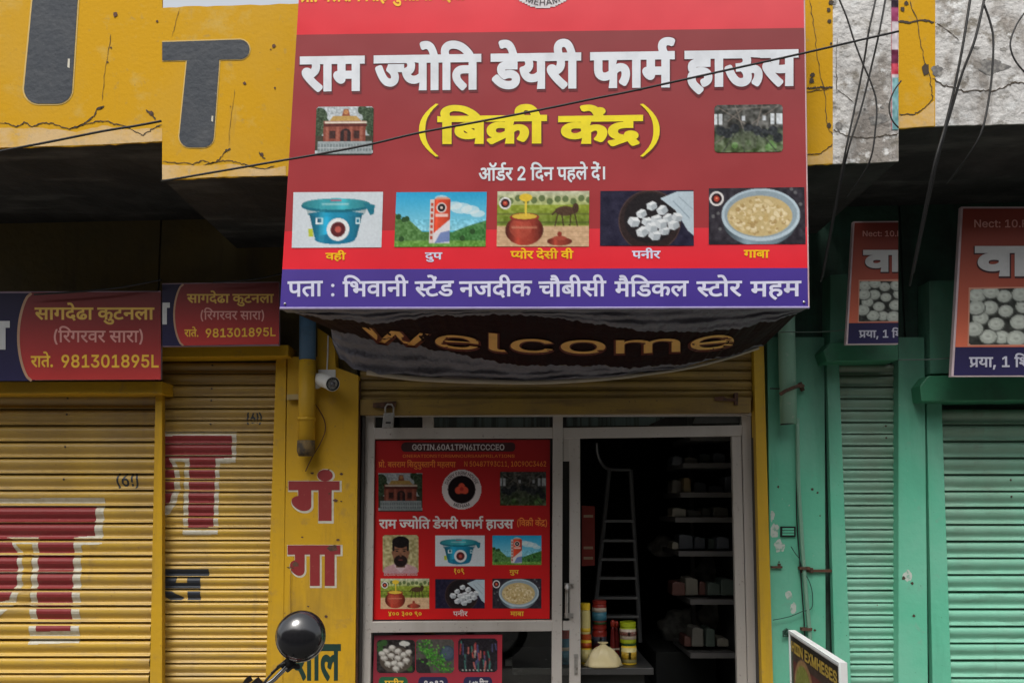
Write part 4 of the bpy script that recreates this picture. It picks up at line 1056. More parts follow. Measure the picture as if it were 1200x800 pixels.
# paint on the far left shutter
wt = [[(-60, 584), (124, 583), (121, 637), (97, 638), (94, 752), (35, 754), (40, 637), (-60, 637)],
      [(-60, 620), (16, 629), (28, 648), (28, 684), (18, 708), (0, 722), (-60, 730)]]
paint_relief("letter_outline", wt, zt0, .1062, YS, M_wp, sh0, L)
paint_relief("letter", [[(-60, 592), (114, 591), (112, 627), (88.5, 629), (84.5, 738), (44, 739), (47, 629), (-60, 629)],
                        [(-60, 620), (14, 630), (22, 650), (22, 681), (12, 702), (-60, 718)]], zt0, .1062, YS, M_red, sh0, 2 * L)
paint_relief("letter_gap", [[(28, 643), (39, 643), (37, 700), (30, 712), (20, 712), (28, 690)]], zt0, .1062, YS, M_yels, sh0, 3 * L)
paint_relief("number", glyph_polys("no", line_map(138, 163.5, 555, 569.5), 22, 677), zt0, .1062, YS, M_navy, sh0, L, glyph=True)

# shutter hoods
MB().prism([(150, 406), (338, 404), (338, 417), (150, 419)], -.17, .04).build("shutter_hood", M_yelp, b_mid, bev=.004)
MB().prism([(-330, 448), (190, 446.5), (190, 461), (-330, 462)], -.19, .04).build("shutter_hood", M_yelp, b_left, bev=.004)
MB().prism([(965, 411), (973, 401), (1053, 400), (1053, 422), (969, 424)], -.19, .04).build("shutter_hood", mat("dark_green_paint", (0.035, 0.19, 0.10), .5, mixes=[(5, U1, .5, .75, (0.03, 0.12, 0.07), 8)], bump=(20, .3, .008)), b_grn, bev=.006)
MB().prism([(1078, 452), (1088, 440), (1500, 436), (1500, 466), (1080, 470)], -.21, .04).build("shutter_hood", MATS["dark_green_paint"], b_right, bev=.006)
MB().prism([(973, 322), (993, 321), (996, 401), (973, 402)], -.11, .04).build("drum_cover", M_grn, b_grn, bev=.004)
MB().prism([(1089, 329), (1120, 328), (1120, 437), (1090, 438)], -.12, .04).build("drum_cover", M_grn, b_right, bev=.004)

# the raised shutter over the shop front: only its lowest laths hang below the lintel
rsh = MB().prism([(422, 468), (880, 466), (880, 483), (422, 486)], -.035, .06).build("rolling_shutter", M_shadewall, b_mid, label="ochre rolling shutter rolled up over the glass shop front")
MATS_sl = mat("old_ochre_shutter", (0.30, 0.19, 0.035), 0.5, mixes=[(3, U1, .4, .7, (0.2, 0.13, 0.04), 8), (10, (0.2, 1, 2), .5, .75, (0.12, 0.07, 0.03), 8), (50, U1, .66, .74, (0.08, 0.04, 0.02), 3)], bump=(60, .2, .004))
slats(rsh, P(423, 430, 0).x, P(880, 430, 0).x, P(500, 400, 0).z, P(500, 458, 0).z, .066, 0.0, MATS_sl)
rsh.data.materials[0] = MATS_sl

# marks on the parapets
M_gp = mat("slate_grey_sign_paint", (0.050, 0.057, 0.068), 0.6, spec=.2, mixes=[(7, U1, .45, .7, (0.07, 0.076, 0.085), 8), (30, U1, .66, .74, (0.16, 0.16, 0.16), 8)], bump=(35, .4, .01))
M_pale = mat("pale_yellow_edge", (0.58, 0.40, 0.12), 0.75)


def both(name, pts, grow, par):
    cx = sum(p[0] for p in pts) / len(pts); cy = sum(p[1] for p in pts) / len(pts)
    sheet(name + "_edge", grow, Pp, M_pale, par, .002)
    sheet(name, pts, Pp, M_gp, par, .004)


T = [(190, 49.5), (280, 46.5)] + arc(281, 58, 11.5, 11.5, -85, 85, 8) + [(257, 69.8), (250.5, 160)] + arc(238, 160, 12.5, 12.5, 0, 90, 5) + arc(222, 160, 12, 12.5, 90, 180, 5)[0:] + [(219, 70.5), (190, 71)]
Tg = [(190, 48.2), (280, 45.2)] + arc(281, 58, 12.8, 12.8, -85, 85, 8) + [(258.3, 71), (251.8, 160)] + arc(238, 160, 13.8, 13.8, 0, 90, 5) + arc(222, 160, 13.3, 13.8, 90, 180, 5) + [(217.6, 71.8), (190, 72.3)]
both("letter_t", T, Tg, b_mid)
S = [(40, -50), (94, -50), (84.5, 104)] + arc(67, 104, 17.5, 17.5, 0, 90, 6) + arc(45, 104, 17, 17.5, 90, 180, 6) + [(38, 0)]
Sg = [(38, -50), (96, -50), (86.3, 104)] + arc(67, 104, 19.3, 19.3, 0, 90, 6) + arc(45, 104, 18.8, 19.3, 90, 180, 6) + [(36.3, 0)]
both("letter_stroke", S, Sg, b_left)
sheet("paint_chip", [(248, 136), (250, 136), (249.5, 143), (247.5, 142)], Pp, M_wp, b_mid, .006)
sheet("paint_chip", [(79.5, 69), (82, 69), (81.5, 80), (79, 79)], Pp, M_wp, b_left, .006)
def crack(par, pts, w, jit=1.0, where=None, sub=5): ribbon("crack", pts, w * .82, where or Pp, M_crack, par, .0025, jit, sub)
crack(b_mid, [(190, 189), (205, 191), (216, 190), (226, 192.5), (237, 188), (246, 191), (254, 190), (266, 188), (276, 190), (288, 193), (300, 196), (310, 198), (322, 194)], 1.3, .8)
crack(b_mid, [(237, 193), (250, 191), (258, 186), (263, 178), (266, 175)], 1.5, .8)
crack(b_mid, [(263, 178), (270, 174)], 2.2, .8)
crack(b_mid, [(303, 178), (308, 184), (311, 186)], 2.2, .8)
crack(b_mid, [(202, 43), (206, 25), (211, 10)], .6, .8)
crack(b_mid, [(268, 172), (269, 150), (272, 130), (275, 105)], .5, .5)
for x, y, r_ in ((321, 54, 2.6), (286.5, 97.6, 2.0), (317, 58, 1), (270, 125, .8), (322, 103, 1.3), (307, 181, 2.5)): blot("rust_stain", x, y, r_, Pp, M_rust, b_mid, .003)
crack(b_left, [(0, 143.5), (10, 145), (20, 149), (28, 142), (38, 149), (50, 144), (62, 145), (72, 149), (82, 151), (92, 148), (104, 144), (116, 142), (124, 142), (136, 146), (150, 149), (160, 155), (168, 158), (180, 151), (190, 146)], 1.6, 1.0)
crack(b_left, [(80, 151), (98, 146), (108, 138), (114, 129), (120, 126)], 2.0, 1)
crack(b_left, [(113, 129), (122, 124)], 3.0, 1)
crack(b_left, [(172, 128), (178, 136), (182, 140)], 2.6, 1)
crack(b_left, [(120, 118), (122, 90), (127, 60), (130, 40)], .7, .6)
for x, y, r_ in ((135, 17, 3.4), (130, 56, 1.3), (126, 73, 1.1), (184, 25, 1.6), (177, 133, 3.2)): blot("rust_stain", x, y, r_, Pp, M_rust, b_left, .003)
crack(b_mid, [(945, 104), (952, 104), (960, 102.5), (969, 103), (976, 102)], 2.6, 1)
crack(b_mid, [(945, 108), (960, 106), (972, 105)], 1.2, .8)
crack(b_mid, [(949, 0), (952, 20), (955, 40), (957, 60), (961, 85), (967, 115), (968, 140), (971, 150), (976, 158)], 1.0, 1)
crack(b_mid, [(945, 181), (955, 181), (962, 180), (970, 174), (976, 169)], 1.5, .8)
for x, y, r_ in ((972, 25, 2.6), (971, 12, 2.6), (974, 3, 3), (972, 147, 3), (952, 88, 3), (951, 95, 3.4), (974, 51, 1.5)): blot("damp_stain", x, y, r_, Pp, M_crack, b_mid, .003, 1.1)
M_bare = mat("bare_plaster_strip", (0.60, 0.41, 0.19), .85, mixes=[(6, U1, .42, .62, (0.60, 0.35, 0.05), 10), (20, U1, .55, .7, (0.45, 0.33, 0.18), 8)], bump=(45, .3, .006))
sheet("bare_plaster", jag([(190, 193), (216, 194), (240, 194), (270, 192), (300, 198), (322, 197), (335, 195)], .8, 5) + [(335, 205.6), (262, 207), (190, 210.4)], Pp, M_bare, b_mid, .0012)
sheet("bare_plaster", jag([(0, 150), (50, 150), (90, 155), (120, 147), (150, 152), (190, 150)], .9, 5) + [(190, 165.4), (120, 169.3), (0, 173)], Pp, M_bare, b_left, .0012)
sheet("bare_plaster", jag([(945, 183), (960, 182), (976, 171)], .8, 4) + [(976, 191.4), (945, 193.4)], Pp, M_bare, b_mid, .0012)
sheet("bare_plaster", jag([(1053, 136), (1075, 135), (1095, 118)], .8, 4) + [(1095, 147.4), (1053, 150.4)], Pp, M_bare, b_right, .0012)
M_gstain = mat("grey_damp_patch", (0.15, 0.145, 0.14), .9, mixes=[(30, U1, .45, .6, (0.3, 0.29, 0.27), 8)])
crack(b_grn, [(976, 152), (985, 156), (996, 160), (1010, 162), (1025, 161), (1036, 158), (1045, 159), (1053, 156)], 1.5, 1)
crack(b_grn, [(981, 105), (990, 111), (1000, 120)], 1, .6)
crack(b_grn, [(981, 45), (980, 80), (981, 110)], 1, .6)
for x, y, r_, sy in ((1030, 140, 13, .55), (983, 148, 5, 1.1), (977, 3, 3.5, 1), (1034, 126, 3, .5), (1013, 128, 2.4, .5)): blot("damp_stain", x, y, r_, Pp, M_gstain, b_grn, .002, sy)
crack(b_right, [(1053, 25), (1065, 26), (1080, 24), (1095, 26)], 3, 1)
crack(b_right, [(1095, 26), (1110, 35), (1124, 48)], 1.1, .6)
crack(b_right, [(1066, 0), (1075, 25), (1080, 55), (1085, 78), (1090, 92), (1092, 110), (1093, 118)], 1.3, 1)
crack(b_right, [(1093, 92), (1105, 100), (1115, 101), (1130, 107), (1150, 106), (1165, 107), (1180, 100), (1190, 97), (1200, 98), (1240, 96)], 2.0, 1.2)
crack(b_right, [(1053, 134), (1070, 134), (1078, 131), (1086, 124), (1093, 116)], 1.7, 1)
for x, y, r_, sy in ((1164, 78, 19, .5), (1098, 83, 8, 1.0), (1176, 58, 5, .5), (1144, 56, 4, .5)): blot("damp_stain", x, y, r_, Pp, M_gstain, b_right, .002, sy, 18)
for x, y, r_, sy in ((1062, 4, 3, 1), (1058, 11, 3, 1), (1085, 82, 5, 1.6)): blot("damp_stain", x, y, r_, Pp, M_crack, b_right, .003, sy)
# torn strip poster on the edge of the whitewash
cvs = Canvas(8, 90, (205, 195, 200)).rect(0, 0, .12, 1, (190, 60, 80)).rect(0, .06, 1, .12, (40, 20, 40)).rect(0, .12, 1, .22, (150, 60, 100)).rect(0, .42, 1, .52, (90, 15, 50)).rect(0, .52, 1, .6, (190, 60, 80)).rect(.2, .62, 1, 1, (120, 170, 175)).noise(5, .25)
sp = picture("strip_poster", rect(1044.5, -10, 1052.7, 152), Pp, cvs, None, lift=.004, m=print_mat("sun_bleached_paper", .7))
tag(sp, "narrow torn pink and blue strip poster on the whitewashed parapet edge", "poster")

# lettering on the yellow pillar
PY = PL(-.07)
for key, bx, lift in (("ga1", line_map(338, 398, 563.5, 610), 0), ("ga2", line_map(337, 399, 638.5, 686), 0)):
    text("letter_outline", key, line_map(*( (337.5, 400.5, 563, 613) if key == "ga1" else (336.5, 401.5, 638, 688.5))), PY, M_wp, b_mid, 62, 4, .0008)
    text("letter", key, bx, PY, M_red, b_mid, 46, 4, .0018)
M_dkgreen = mat("dark_green_brush_paint", (0.006, 0.034, 0.024), .5)
text("letter", "lal", line_map(344, 399.5, 754, 797), PY, M_dkgreen, b_mid, 30, 4, .001)
for x, y, r_ in ((366, 554, 2.2), (385, 550, 1.4), (400, 555, 2.4), (386, 578, 1.6), (393, 586, 3), (400, 587, 1.4), (346, 661, 5), (390, 642, 7), (354, 629, 1.6), (382, 722, 2.6), (361, 710, 1.5), (353, 520, 2), (354, 529, 2.6), (396, 632, 2.2)):
    blot("rust_stain", x, y, r_, PY, M_rust, b_mid, .0025, .6)
crack(b_mid, [(336, 664), (345, 665)], 1.3, .4, PY)
# scars on the green walls
PG, PR = PL(-.03), PL(-.09)
M_scar = mat("bare_plaster_scar", (0.50, 0.55, 0.50), .9, mixes=[(40, U1, .5, .6, (0.22, 0.42, 0.32), 6)])
for x, y, r_, sy in ((913, 640, 7, 1.2), (908, 622, 5, 2.0), (925, 697, 4.5, 1.5), (929, 712, 4, 1.8), (905, 604, 3, 2.4)): blot("paint_scar", x, y, r_, PG, M_scar, b_grn, .001, sy)
for x, y, r_ in ((912, 570, 1.6), (952, 573, 2), (958, 577, 1.6), (961, 604, 1), (913, 658, 1), (955, 738, 1.6)): blot("nail_hole", x, y, r_, PG, M_crack, b_grn, .0015)
for x, y, r_ in ((1059, 677, 2.4), (1069, 683, 2), (1071, 721, 1.8)): blot("nail_hole", x, y, r_, PR, M_crack, b_right, .002)
blot("paint_scar", 1064, 674, 6, PR, M_scar, b_right, .001, 1.3)
pn = MB().prism(rect(915, 616.5, 932.5, 628.5), -.045, -.03).build("meter_plate", M_blk, None, label="small black framed number plate screwed to the green pillar", cat="plate")
WORLD0[pn.name] = pn.location.copy()
for i in range(3): MB().prism(rect(917, 618.3 + i * 3.1, 930.5, 620.6 + i * 3.1), -.048, -.046).build("strip", M_grn, pn)
hs = MB().prism(rect(904, 663, 917, 665.5), -.05, -.03).prism(rect(912, 660, 915, 663), -.045, -.03).build("door_bolt", M_rust, None, label="short rusty bolt on the green pillar beside the yellow jamb", cat="bolt")
hs = MB().prism(rect(940, 664.5, 944, 671), -.055, -.03).prism(rect(944, 667, 975, 670), -.05, -.03).prism(rect(950, 665, 953, 671), -.056, -.03).build("door_bolt", M_rust, None, label="longer rusty latch bolt reaching to the green shutter guide", cat="bolt")

# the shop room --------------------------------------------------------
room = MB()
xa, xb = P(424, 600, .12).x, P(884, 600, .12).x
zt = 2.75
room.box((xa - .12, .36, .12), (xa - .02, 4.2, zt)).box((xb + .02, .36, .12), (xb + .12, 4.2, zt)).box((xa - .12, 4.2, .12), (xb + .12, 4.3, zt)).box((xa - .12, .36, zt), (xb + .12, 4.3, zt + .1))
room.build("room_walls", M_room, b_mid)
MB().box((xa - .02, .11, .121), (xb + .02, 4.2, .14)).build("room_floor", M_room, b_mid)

# the aluminium shop front ------------------------------------------------
sf = thing("storefront", P(655, 867, .06), "grey aluminium and glass storefront with an open doorway, under the welcome banner", "storefront")
FZ, BZ = .04, .09
fr = [("jamb", vbar(427.5, 438.5, 510, 423, 434, 800, 487, 866), .035, .10),
      ("jamb", vbar(869.5, 881.5, 500, 876.5, 887, 800, 487, 866), .05, .11),
      ("mullion", vbar(648, 659.5, 510, 646.5, 658.5, 800, 487, 866), .032, .10),
      ("transom", [(437, 501), (648, 500.5), (648, 513), (437, 514)], .038, .095),
      ("head_rail", [(428, 483.5), (881, 483), (881, 487), (428, 488)], .03, .11),
      ("post", rect(495, 487.8, 508, 501), .042, .09),
      ("mid_rail", [(434, 728), (647.5, 726.5), (647.5, 739), (434, 741)], .036, .095),
      ("bottom_rail", rect(434, 842, 647, 866), .036, .095)]
for n_, q, a, b in fr: MB().prism(q, a, b).build(n_, M_alu, sf, bev=.003)
M_gask = mat("dirty_gasket", (0.05, 0.045, 0.042), .8)
MB().prism(vbar(882.5, 886, 500, 888.5, 892, 800, 484, 867), .0, .1).build("gasket", M_gask, sf)
MB().prism(vbar(424.2, 427, 510, 420, 422.6, 800, 470, 867), -.01, .1).build("gasket", M_gask, sf)
MB().prism(vbar(435.8, 438.9, 515, 434, 436.5, 725, 514, 728), .034, .05).build("bead", M_alu, sf)
dr = MB()
dr.prism([(659.8, 501), (869.5, 498), (869.5, 510.5), (659.8, 513.5)], .05, .095)
dr.prism(vbar(667.5, 679.8, 540, 667.2, 680.5, 800, 513, 866), .058, .1)
dr.prism([(660, 513.5), (668, 513.5), (668, 540), (660, 540)], .056, .1)
dr.prism(vbar(857.5, 868.5, 513, 864, 875.6, 800, 510.5, 866), .06, .1)
dr.prism([(659.2, 727), (668, 727), (668, 738), (659.2, 738)], .056, .1)
dr.prism(rect(680, 845, 865, 866), .06, .1)
door = dr.build("door", M_alu, sf, bev=.003, label="grey aluminium sliding door, slid open behind the mullion")
MB().tube([P(664.5, 686, .05), P(664.5, 686, .01), P(664.3, 690, -.0), P(664, 717, -.0), P(664, 721, .01), P(664, 721, .05)], .0105, 8).prism(rect(661.5, 683, 672, 689), .045, .06).prism(rect(661.5, 718, 672, 724), .045, .06).build("handle", M_steel, door)
MB().prism(rect(672.5, 766, 677.5, 771), .05, .06).prism(rect(673, 772, 677, 790), .054, .06).build("lock", M_steel, door)
for q in ([(659.5, 540), (667.6, 540), (667.4, 727), (659.3, 727)], [(659.3, 738), (667.4, 738), (667.4, 866), (659, 866)]):
    MB().prism(q, .078, .082).build("pane", M_glass, door)
for q in ([(438, 488), (495, 488), (495, 501), (438, 501)], [(508, 488), (648, 487.5), (648, 500.5), (508, 501)], [(660, 487.5), (869, 487), (869, 499), (660, 501)], [(437, 514), (648, 513), (647, 727), (435, 728)], [(435, 741), (647, 739), (647, 843), (434, 843)]):
    MB().prism(q, .068, .073).build("pane", M_glass, sf)
# things seen in the fanlight: frosted strip curtain and a light shelf end
MB().prism([(508, 489), (645, 488.5), (645, 500), (508, 500)], .12, .13).build("curtain_strip", mat("pale_green_curtain", (0.22, 0.33, 0.33), .6, mixes=[(26, (1, 1, .02), .45, .6, (0.06, 0.09, 0.09), 3)]), sf)
MB().prism([(664, 488.5), (780, 488.5), (760, 498), (664, 499)], .12, .13).build("curtain_strip", MATS["pale_green_curtain"], sf)
MB().prism([(815, 489), (866, 488.5), (866, 495), (812, 496)], .14, .15).build("curtain_strip", flat("pale_card", (150, 150, 150)), sf)

# rivets on every other lath of the yellow shutters
M_riv = mat("dark_rivet", (0.05, 0.035, 0.02), .6)
for par, x_, zt, pt_, rows in ((sh1, 250, zt1, .0782, (0, 2, 3, 5)), (sh0, 83, zt0, .1062, (0, 1, 3, 5)), (sh2, 1034, zt2, .0778, (5, 6)), (sh3, 1175, zt3, .108, (4, 5))):
    for k in rows:
        zc = zt - (k + .27) * pt_
        MB().lathe((P(x_, 430, YS).x, YS - .21 * pt_, zc), [(.007, 0), (.007, .002), (.003, .004)], 8, (0, -1, 0)).build("rivet", M_riv, par)
# ------------------------------------------------------------------ pictures for the prints
MAR = (95, 35, 40)


def logo(cv, x, y, r, ring=(232, 228, 226)):
    cv.circ(x, y, r, ring).circ(x, y, r * .72, (45, 22, 28)).circ(x, y, r * .4, (190, 70, 55)).circ(x, y - r * .1, r * .14, (235, 160, 120))


def pic_tub():
    c = Canvas(104, 64, (214, 222, 228))
    c.poly([(.17, .28), (.79, .28), (.72, .80), (.68, .88), (.30, .88), (.25, .80)], (34, 146, 182)).round_(.45, .3)
    c.ell(.48, .84, .225, .09, (25, 120, 155))
    c.rect(.17, .3, .24, .8, (18, 100, 130), .0)
    c.poly([(.15, .30), (.82, .30), (.80, .40), (.17, .40)], (205, 225, 230)).round_(.25, .1)
    c.ell(.48, .4, .31, .05, (34, 146, 182)).round_(.35, .2)
    c.ell(.48, .25, .385, .12, (25, 110, 130)).ell(.48, .22, .375, .10, (62, 165, 178)).round_(.25, .2, .2)
    c.poly([(.78, .2), (.91, .24), (.90, .40), (.86, .42), (.82, .30)], (28, 118, 140))
    c.rect(.32, .2, .62, .24, (200, 225, 225), .55).rect(.42, .14, .54, .17, (170, 110, 130))
    c.rect(.26, .46, .34, .58, (225, 235, 238)).rect(.28, .48, .32, .55, (30, 90, 120)).rect(.70, .46, .75, .58, (200, 225, 230)).rect(.71, .49, .74, .55, (30, 120, 150))
    c.poly([(.18, .66), (.23, .66), (.24, .8), (.19, .8)], (190, 200, 60))
    c.circ(.51, .67, .125, (232, 234, 234)).circ(.51, .67, .082, MAR).circ(.51, .67, .035, (190, 90, 80))
    c.rect(.30, .14, .36, .9, (90, 190, 205), .22)
    return c.noise(3, .05)


def pic_carton():
    c = Canvas(108, 64, (60, 180, 222))
    c.grad(0, .7, (40, 165, 215), (150, 215, 232))
    for x, y, r in ((.72, .3, .12), (.82, .33, .1), (.64, .25, .09), (.5, .12, .07), (.9, .4, .08)): c.ell(x, y, r, r * .8, (225, 238, 240), .7)
    c.poly([(0, .38), (.08, .5), (.14, .48), (.3, .72), (1, .74), (1, 1), (0, 1)], (85, 130, 70))
    c.poly([(.55, .78), (.8, .62), (1, .52), (1, 1), (.5, 1)], (70, 125, 65))
    c.rect(0, .88, 1, 1, (110, 160, 70))
    c.noise(4, .22, 0, .5, 1, 1)
    for x, y in ((.04, .45), (.1, .5), (.13, .49), (.85, .72), (.74, .84), (.08, .85)): c.circ(x, y, .03, (45, 80, 40))
    c.poly([(.42, .14), (.46, .1), (.57, .1), (.6, .14)], (225, 150, 120))
    c.rect(.38, .14, .60, .93, (222, 78, 50)).round_(.2, .15).rect(.38, .14, .425, .93, (215, 205, 200))
    for i in range(7): c.rect(.39, .2 + i * .1, .415, .26 + i * .1, (190, 80, 60))
    c.poly([(.425, .75), (.60, .5), (.60, .93), (.425, .93)], (226, 222, 226)).poly([(.44, .93), (.5, .74), (.6, .7), (.6, .9)], (120, 140, 190))
    c.circ(.505, .29, .055, (225, 215, 210)).circ(.505, .29, .042, (35, 25, 30)).circ(.505, .29, .015, (220, 200, 190))
    c.rect(.44, .4, .58, .45, (240, 200, 190))
    return c.noise(3, .04)


def pic_ghee():
    c = Canvas(108, 64, (195, 185, 105))
    c.grad(0, .25, (205, 205, 180), (180, 190, 120)).grad(.25, .62, (150, 165, 55), (110, 130, 50))
    c.noise(6, .2, 0, 0, 1, .62)
    for i in range(12): c.circ(.06 + i * .085, .16 + .03 * math.sin(i * 2.3), .035, (85, 105, 60), .8)
    c.rect(0, .40, 1, .43, (90, 95, 45), .6).rect(0, .55, 1, .58, (80, 85, 40), .5)
    c.rect(0, .63, 1, 1, (215, 178, 140)).noise(5, .1, 0, .63, 1, 1)
    for y in (.72, .82, .92): c.rect(0, y, 1, y + .01, (180, 140, 105), .6)
    c.ell(.74, .36, .11, .085, (85, 62, 45)).ell(.85, .31, .035, .09, (75, 52, 38))
    for x, d in ((.66, -.03), (.70, .02), (.80, -.01), (.84, .03)): c.line(x, .4, x + d, .62, .013, (70, 48, 36))
    c.line(.64, .35, .60, .42, .02, (75, 52, 38))
    c.ell(.30, .70, .205, .27, (172, 66, 50)).round_(.55, .25).ell(.26, .66, .12, .18, (188, 84, 66), .6).ell(.30, .47, .16, .075, (150, 58, 46)).ell(.30, .455, .135, .05, (225, 190, 70))
    c.rect(.16, .63, .44, .67, (215, 150, 120), .6).noise(2, .1, .12, .6, .48, .7)
    c.line(.31, .08, .315, .44, .022, (238, 205, 70)).ell(.31, .12, .07, .07, (236, 200, 60))
    c.ell(.68, .90, .135, .075, (160, 66, 50)).round_(.4, .3).ell(.68, .84, .07, .04, (175, 78, 60)).circ(.68, .77, .026, (150, 60, 46))
    logo(c, .09, .22, .065)
    return c.noise(2.5, .06)


def pic_paneer():
    c = Canvas(110, 66, (38, 36, 58))
    c.noise(10, .08)
    c.circ(.53, .55, .33, (88, 66, 60)).circ(.53, .55, .32, (46, 34, 34)).circ(.53, .5, .27, (32, 27, 30))
    c.poly([(.64, .15), (.82, .03), (1, .03), (1, .82), (.93, .72), (.86, .52), (.80, .36)], (192, 208, 218)).line(.78, .2, .95, .5, .012, (150, 168, 182)).line(.84, .12, .98, .34, .01, (158, 176, 188))
    r = random.Random(4)
    for x, y in ((.44, .42), (.55, .28), (.66, .36), (.36, .56), (.50, .56), (.60, .52), (.72, .50), (.45, .74), (.58, .80), (.68, .72), (.78, .62), (.55, .66), (.82, .48), (.65, .6)):
        a, s = r.uniform(-.5, .5), r.uniform(.050, .062)
        def q(u, v, x=x, y=y, a=a, s=s): return (x + s * (u * math.cos(a) - v * math.sin(a)), y + s * 1.6 * (u * math.sin(a) + v * math.cos(a)))
        c.poly([q(-1, -.5), q(.3, -1), q(1.1, -.5), q(1.1, .6), q(0, 1.1), q(-1, .6)], (176, 184, 190))
        c.poly([q(-1, -.5), q(.3, -1), q(1.1, -.5), q(-.1, -.1)], (232, 236, 238))
        c.poly([q(-1, -.45), q(-.1, -.05), q(0, 1.1), q(-1, .6)], (208, 214, 218))
    return c.noise(2.5, .06)


def pic_mawa():
    c = Canvas(114, 66, (52, 48, 56))
    c.noise(9, .12)
    for x, y in ((.86, .04), (.9, .1), (.95, .3), (.12, .72), (.1, .45), (.05, .5)): c.circ(x, y, .018, (130, 130, 130), .7)
    c.ell(.53, .56, .385, .47, (130, 150, 162)).round_(.5, .2).ell(.54, .48, .405, .46, (188, 206, 216)).ell(.54, .47, .375, .41, (150, 168, 178)).ell(.53, .50, .335, .355, (205, 182, 130))
    r = random.Random(5)
    for i in range(150):
        a, d = r.uniform(0, 6.28), math.sqrt(r.random())
        x, y = .53 + .31 * d * math.cos(a), .50 + .31 * d * math.sin(a)
        k = r.choice([(224, 204, 158), (198, 170, 112), (236, 220, 182), (178, 148, 96)])
        c.ell(x, y, r.uniform(.012, .03), r.uniform(.02, .045), k, .85)
    logo(c, .085, .19, .075)
    return c.noise(2.5, .06)


def pic_temple(dim=1.0):
    c = Canvas(72, 60, (188, 196, 200))
    c.noise(8, .1)
    for x, y, r in ((.06, .2, .14), (.12, .36, .12), (.93, .18, .13), (.9, .35, .12), (.8, .08, .08), (.05, .5, .1), (.97, .5, .09)): c.circ(x, y, r, (58, 76, 52), .95)
    c.noise(3, .25, 0, 0, 1, .6)
    c.rect(.14, .3, .86, .74, (138, 72, 58)).rect(.0, .6, .14, .9, (70, 66, 52)).rect(.86, .6, 1, .9, (70, 66, 52))
    c.poly([(.24, .3), (.30, .2), (.7, .2), (.78, .3)], (196, 160, 92)).poly([(.45, .2), (.48, .06), (.56, .06), (.59, .2)], (150, 84, 60)).circ(.52, .12, .04, (200, 140, 90))
    c.rect(.16, .31, .88, .35, (228, 214, 196)).rect(.14, .36, .88, .42, (96, 44, 38))
    for x in (.2, .38, .60, .78): c.rect(x - .02, .42, x + .03, .74, (168, 98, 80))
    c.rect(.24, .5, .35, .66, (66, 40, 38)).rect(.66, .5, .76, .66, (66, 40, 38)).ell(.52, .56, .09, .1, (48, 34, 36)).rect(.43, .56, .61, .74, (48, 34, 36)).rect(.49, .5, .55, .74, (112, 60, 50))
    c.rect(.05, .72, .97, .97, (158, 168, 170))
    for i in range(18): c.rect(.06 + i * .051, .77, .085 + i * .051, .92, (122, 132, 134))
    c.rect(.05, .83, .97, .86, (178, 186, 188)).rect(0, .97, 1, 1, (60, 60, 55))
    return c.noise(3, .10)


def pic_shed():
    c = Canvas(82, 56, (84, 84, 80))
    c.grad(.5, 1, (74, 80, 68), (92, 110, 72))
    c.noise(9, .3)
    for x0, y0, x1, y1 in ((.05, .05, .45, .4), (.95, .02, .55, .4), (.3, 0, .42, .5), (.7, 0, .62, .45), (.2, .1, .8, .06), (.02, .8, .3, .5), (.98, .75, .68, .5), (.5, .0, .2, .35)): c.line(x0, y0, x1, y1, .018, (128, 120, 112), .8)
    for x0, x1 in ((.0, .05), (.07, .12), (.82, .87), (.9, .99)): c.rect(x0, .2, x1, .42, (216, 222, 226))
    for x in (.4, .7): c.rect(x, .24, x + .05, .34, (200, 205, 210))
    for x, y in ((.1, .55), (.2, .6), (.3, .5), (.62, .55), (.72, .6), (.85, .55), (.92, .7), (.5, .5)): c.ell(x, y, .07, .1, (44, 48, 54), .85)
    for x, y in ((.82, .82), (.86, .88), (.78, .9), (.3, .85), (.5, .8)): c.circ(x, y, .045, (110, 160, 84), .6)
    for x0, y0, x1, y1 in ((.3, .62, .12, 1), (.68, .6, .9, .98), (.4, .55, .44, 1), (.56, .55, .6, .9)): c.line(x0, y0, x1, y1, .02, (70, 74, 66), .8)
    c.ell(.5, .75, .12, .2, (96, 104, 84), .7)
    c.noise(5, .2)
    return c


def pic_face():
    c = Canvas(48, 50, (176, 166, 120))
    c.noise(5, .3)
    c.poly([(0, 1), (.06, .84), (.34, .74), (.66, .74), (.94, .84), (1, 1)], (190, 150, 155)).poly([(.3, .78), (.5, .98), (.7, .78)], (205, 180, 185))
    c.rect(.38, .62, .62, .84, (112, 76, 58)).ell(.5, .44, .23, .34, (138, 96, 74))
    c.ell(.5, .19, .235, .15, (26, 22, 24)).rect(.27, .2, .33, .42, (28, 24, 25)).rect(.67, .2, .73, .42, (28, 24, 25))
    c.ell(.5, .67, .185, .15, (38, 28, 28)).ell(.5, .60, .12, .035, (42, 30, 30)).ell(.5, .645, .06, .018, (120, 66, 60))
    c.rect(.34, .36, .45, .385, (36, 26, 26)).rect(.55, .36, .66, .385, (36, 26, 26)).ell(.40, .42, .035, .016, (30, 22, 22)).ell(.60, .42, .035, .016, (30, 22, 22))
    c.ell(.5, .52, .035, .05, (118, 80, 62)).ell(.28, .46, .025, .06, (126, 86, 66)).ell(.72, .46, .025, .06, (126, 86, 66))
    return c.noise(3, .08)


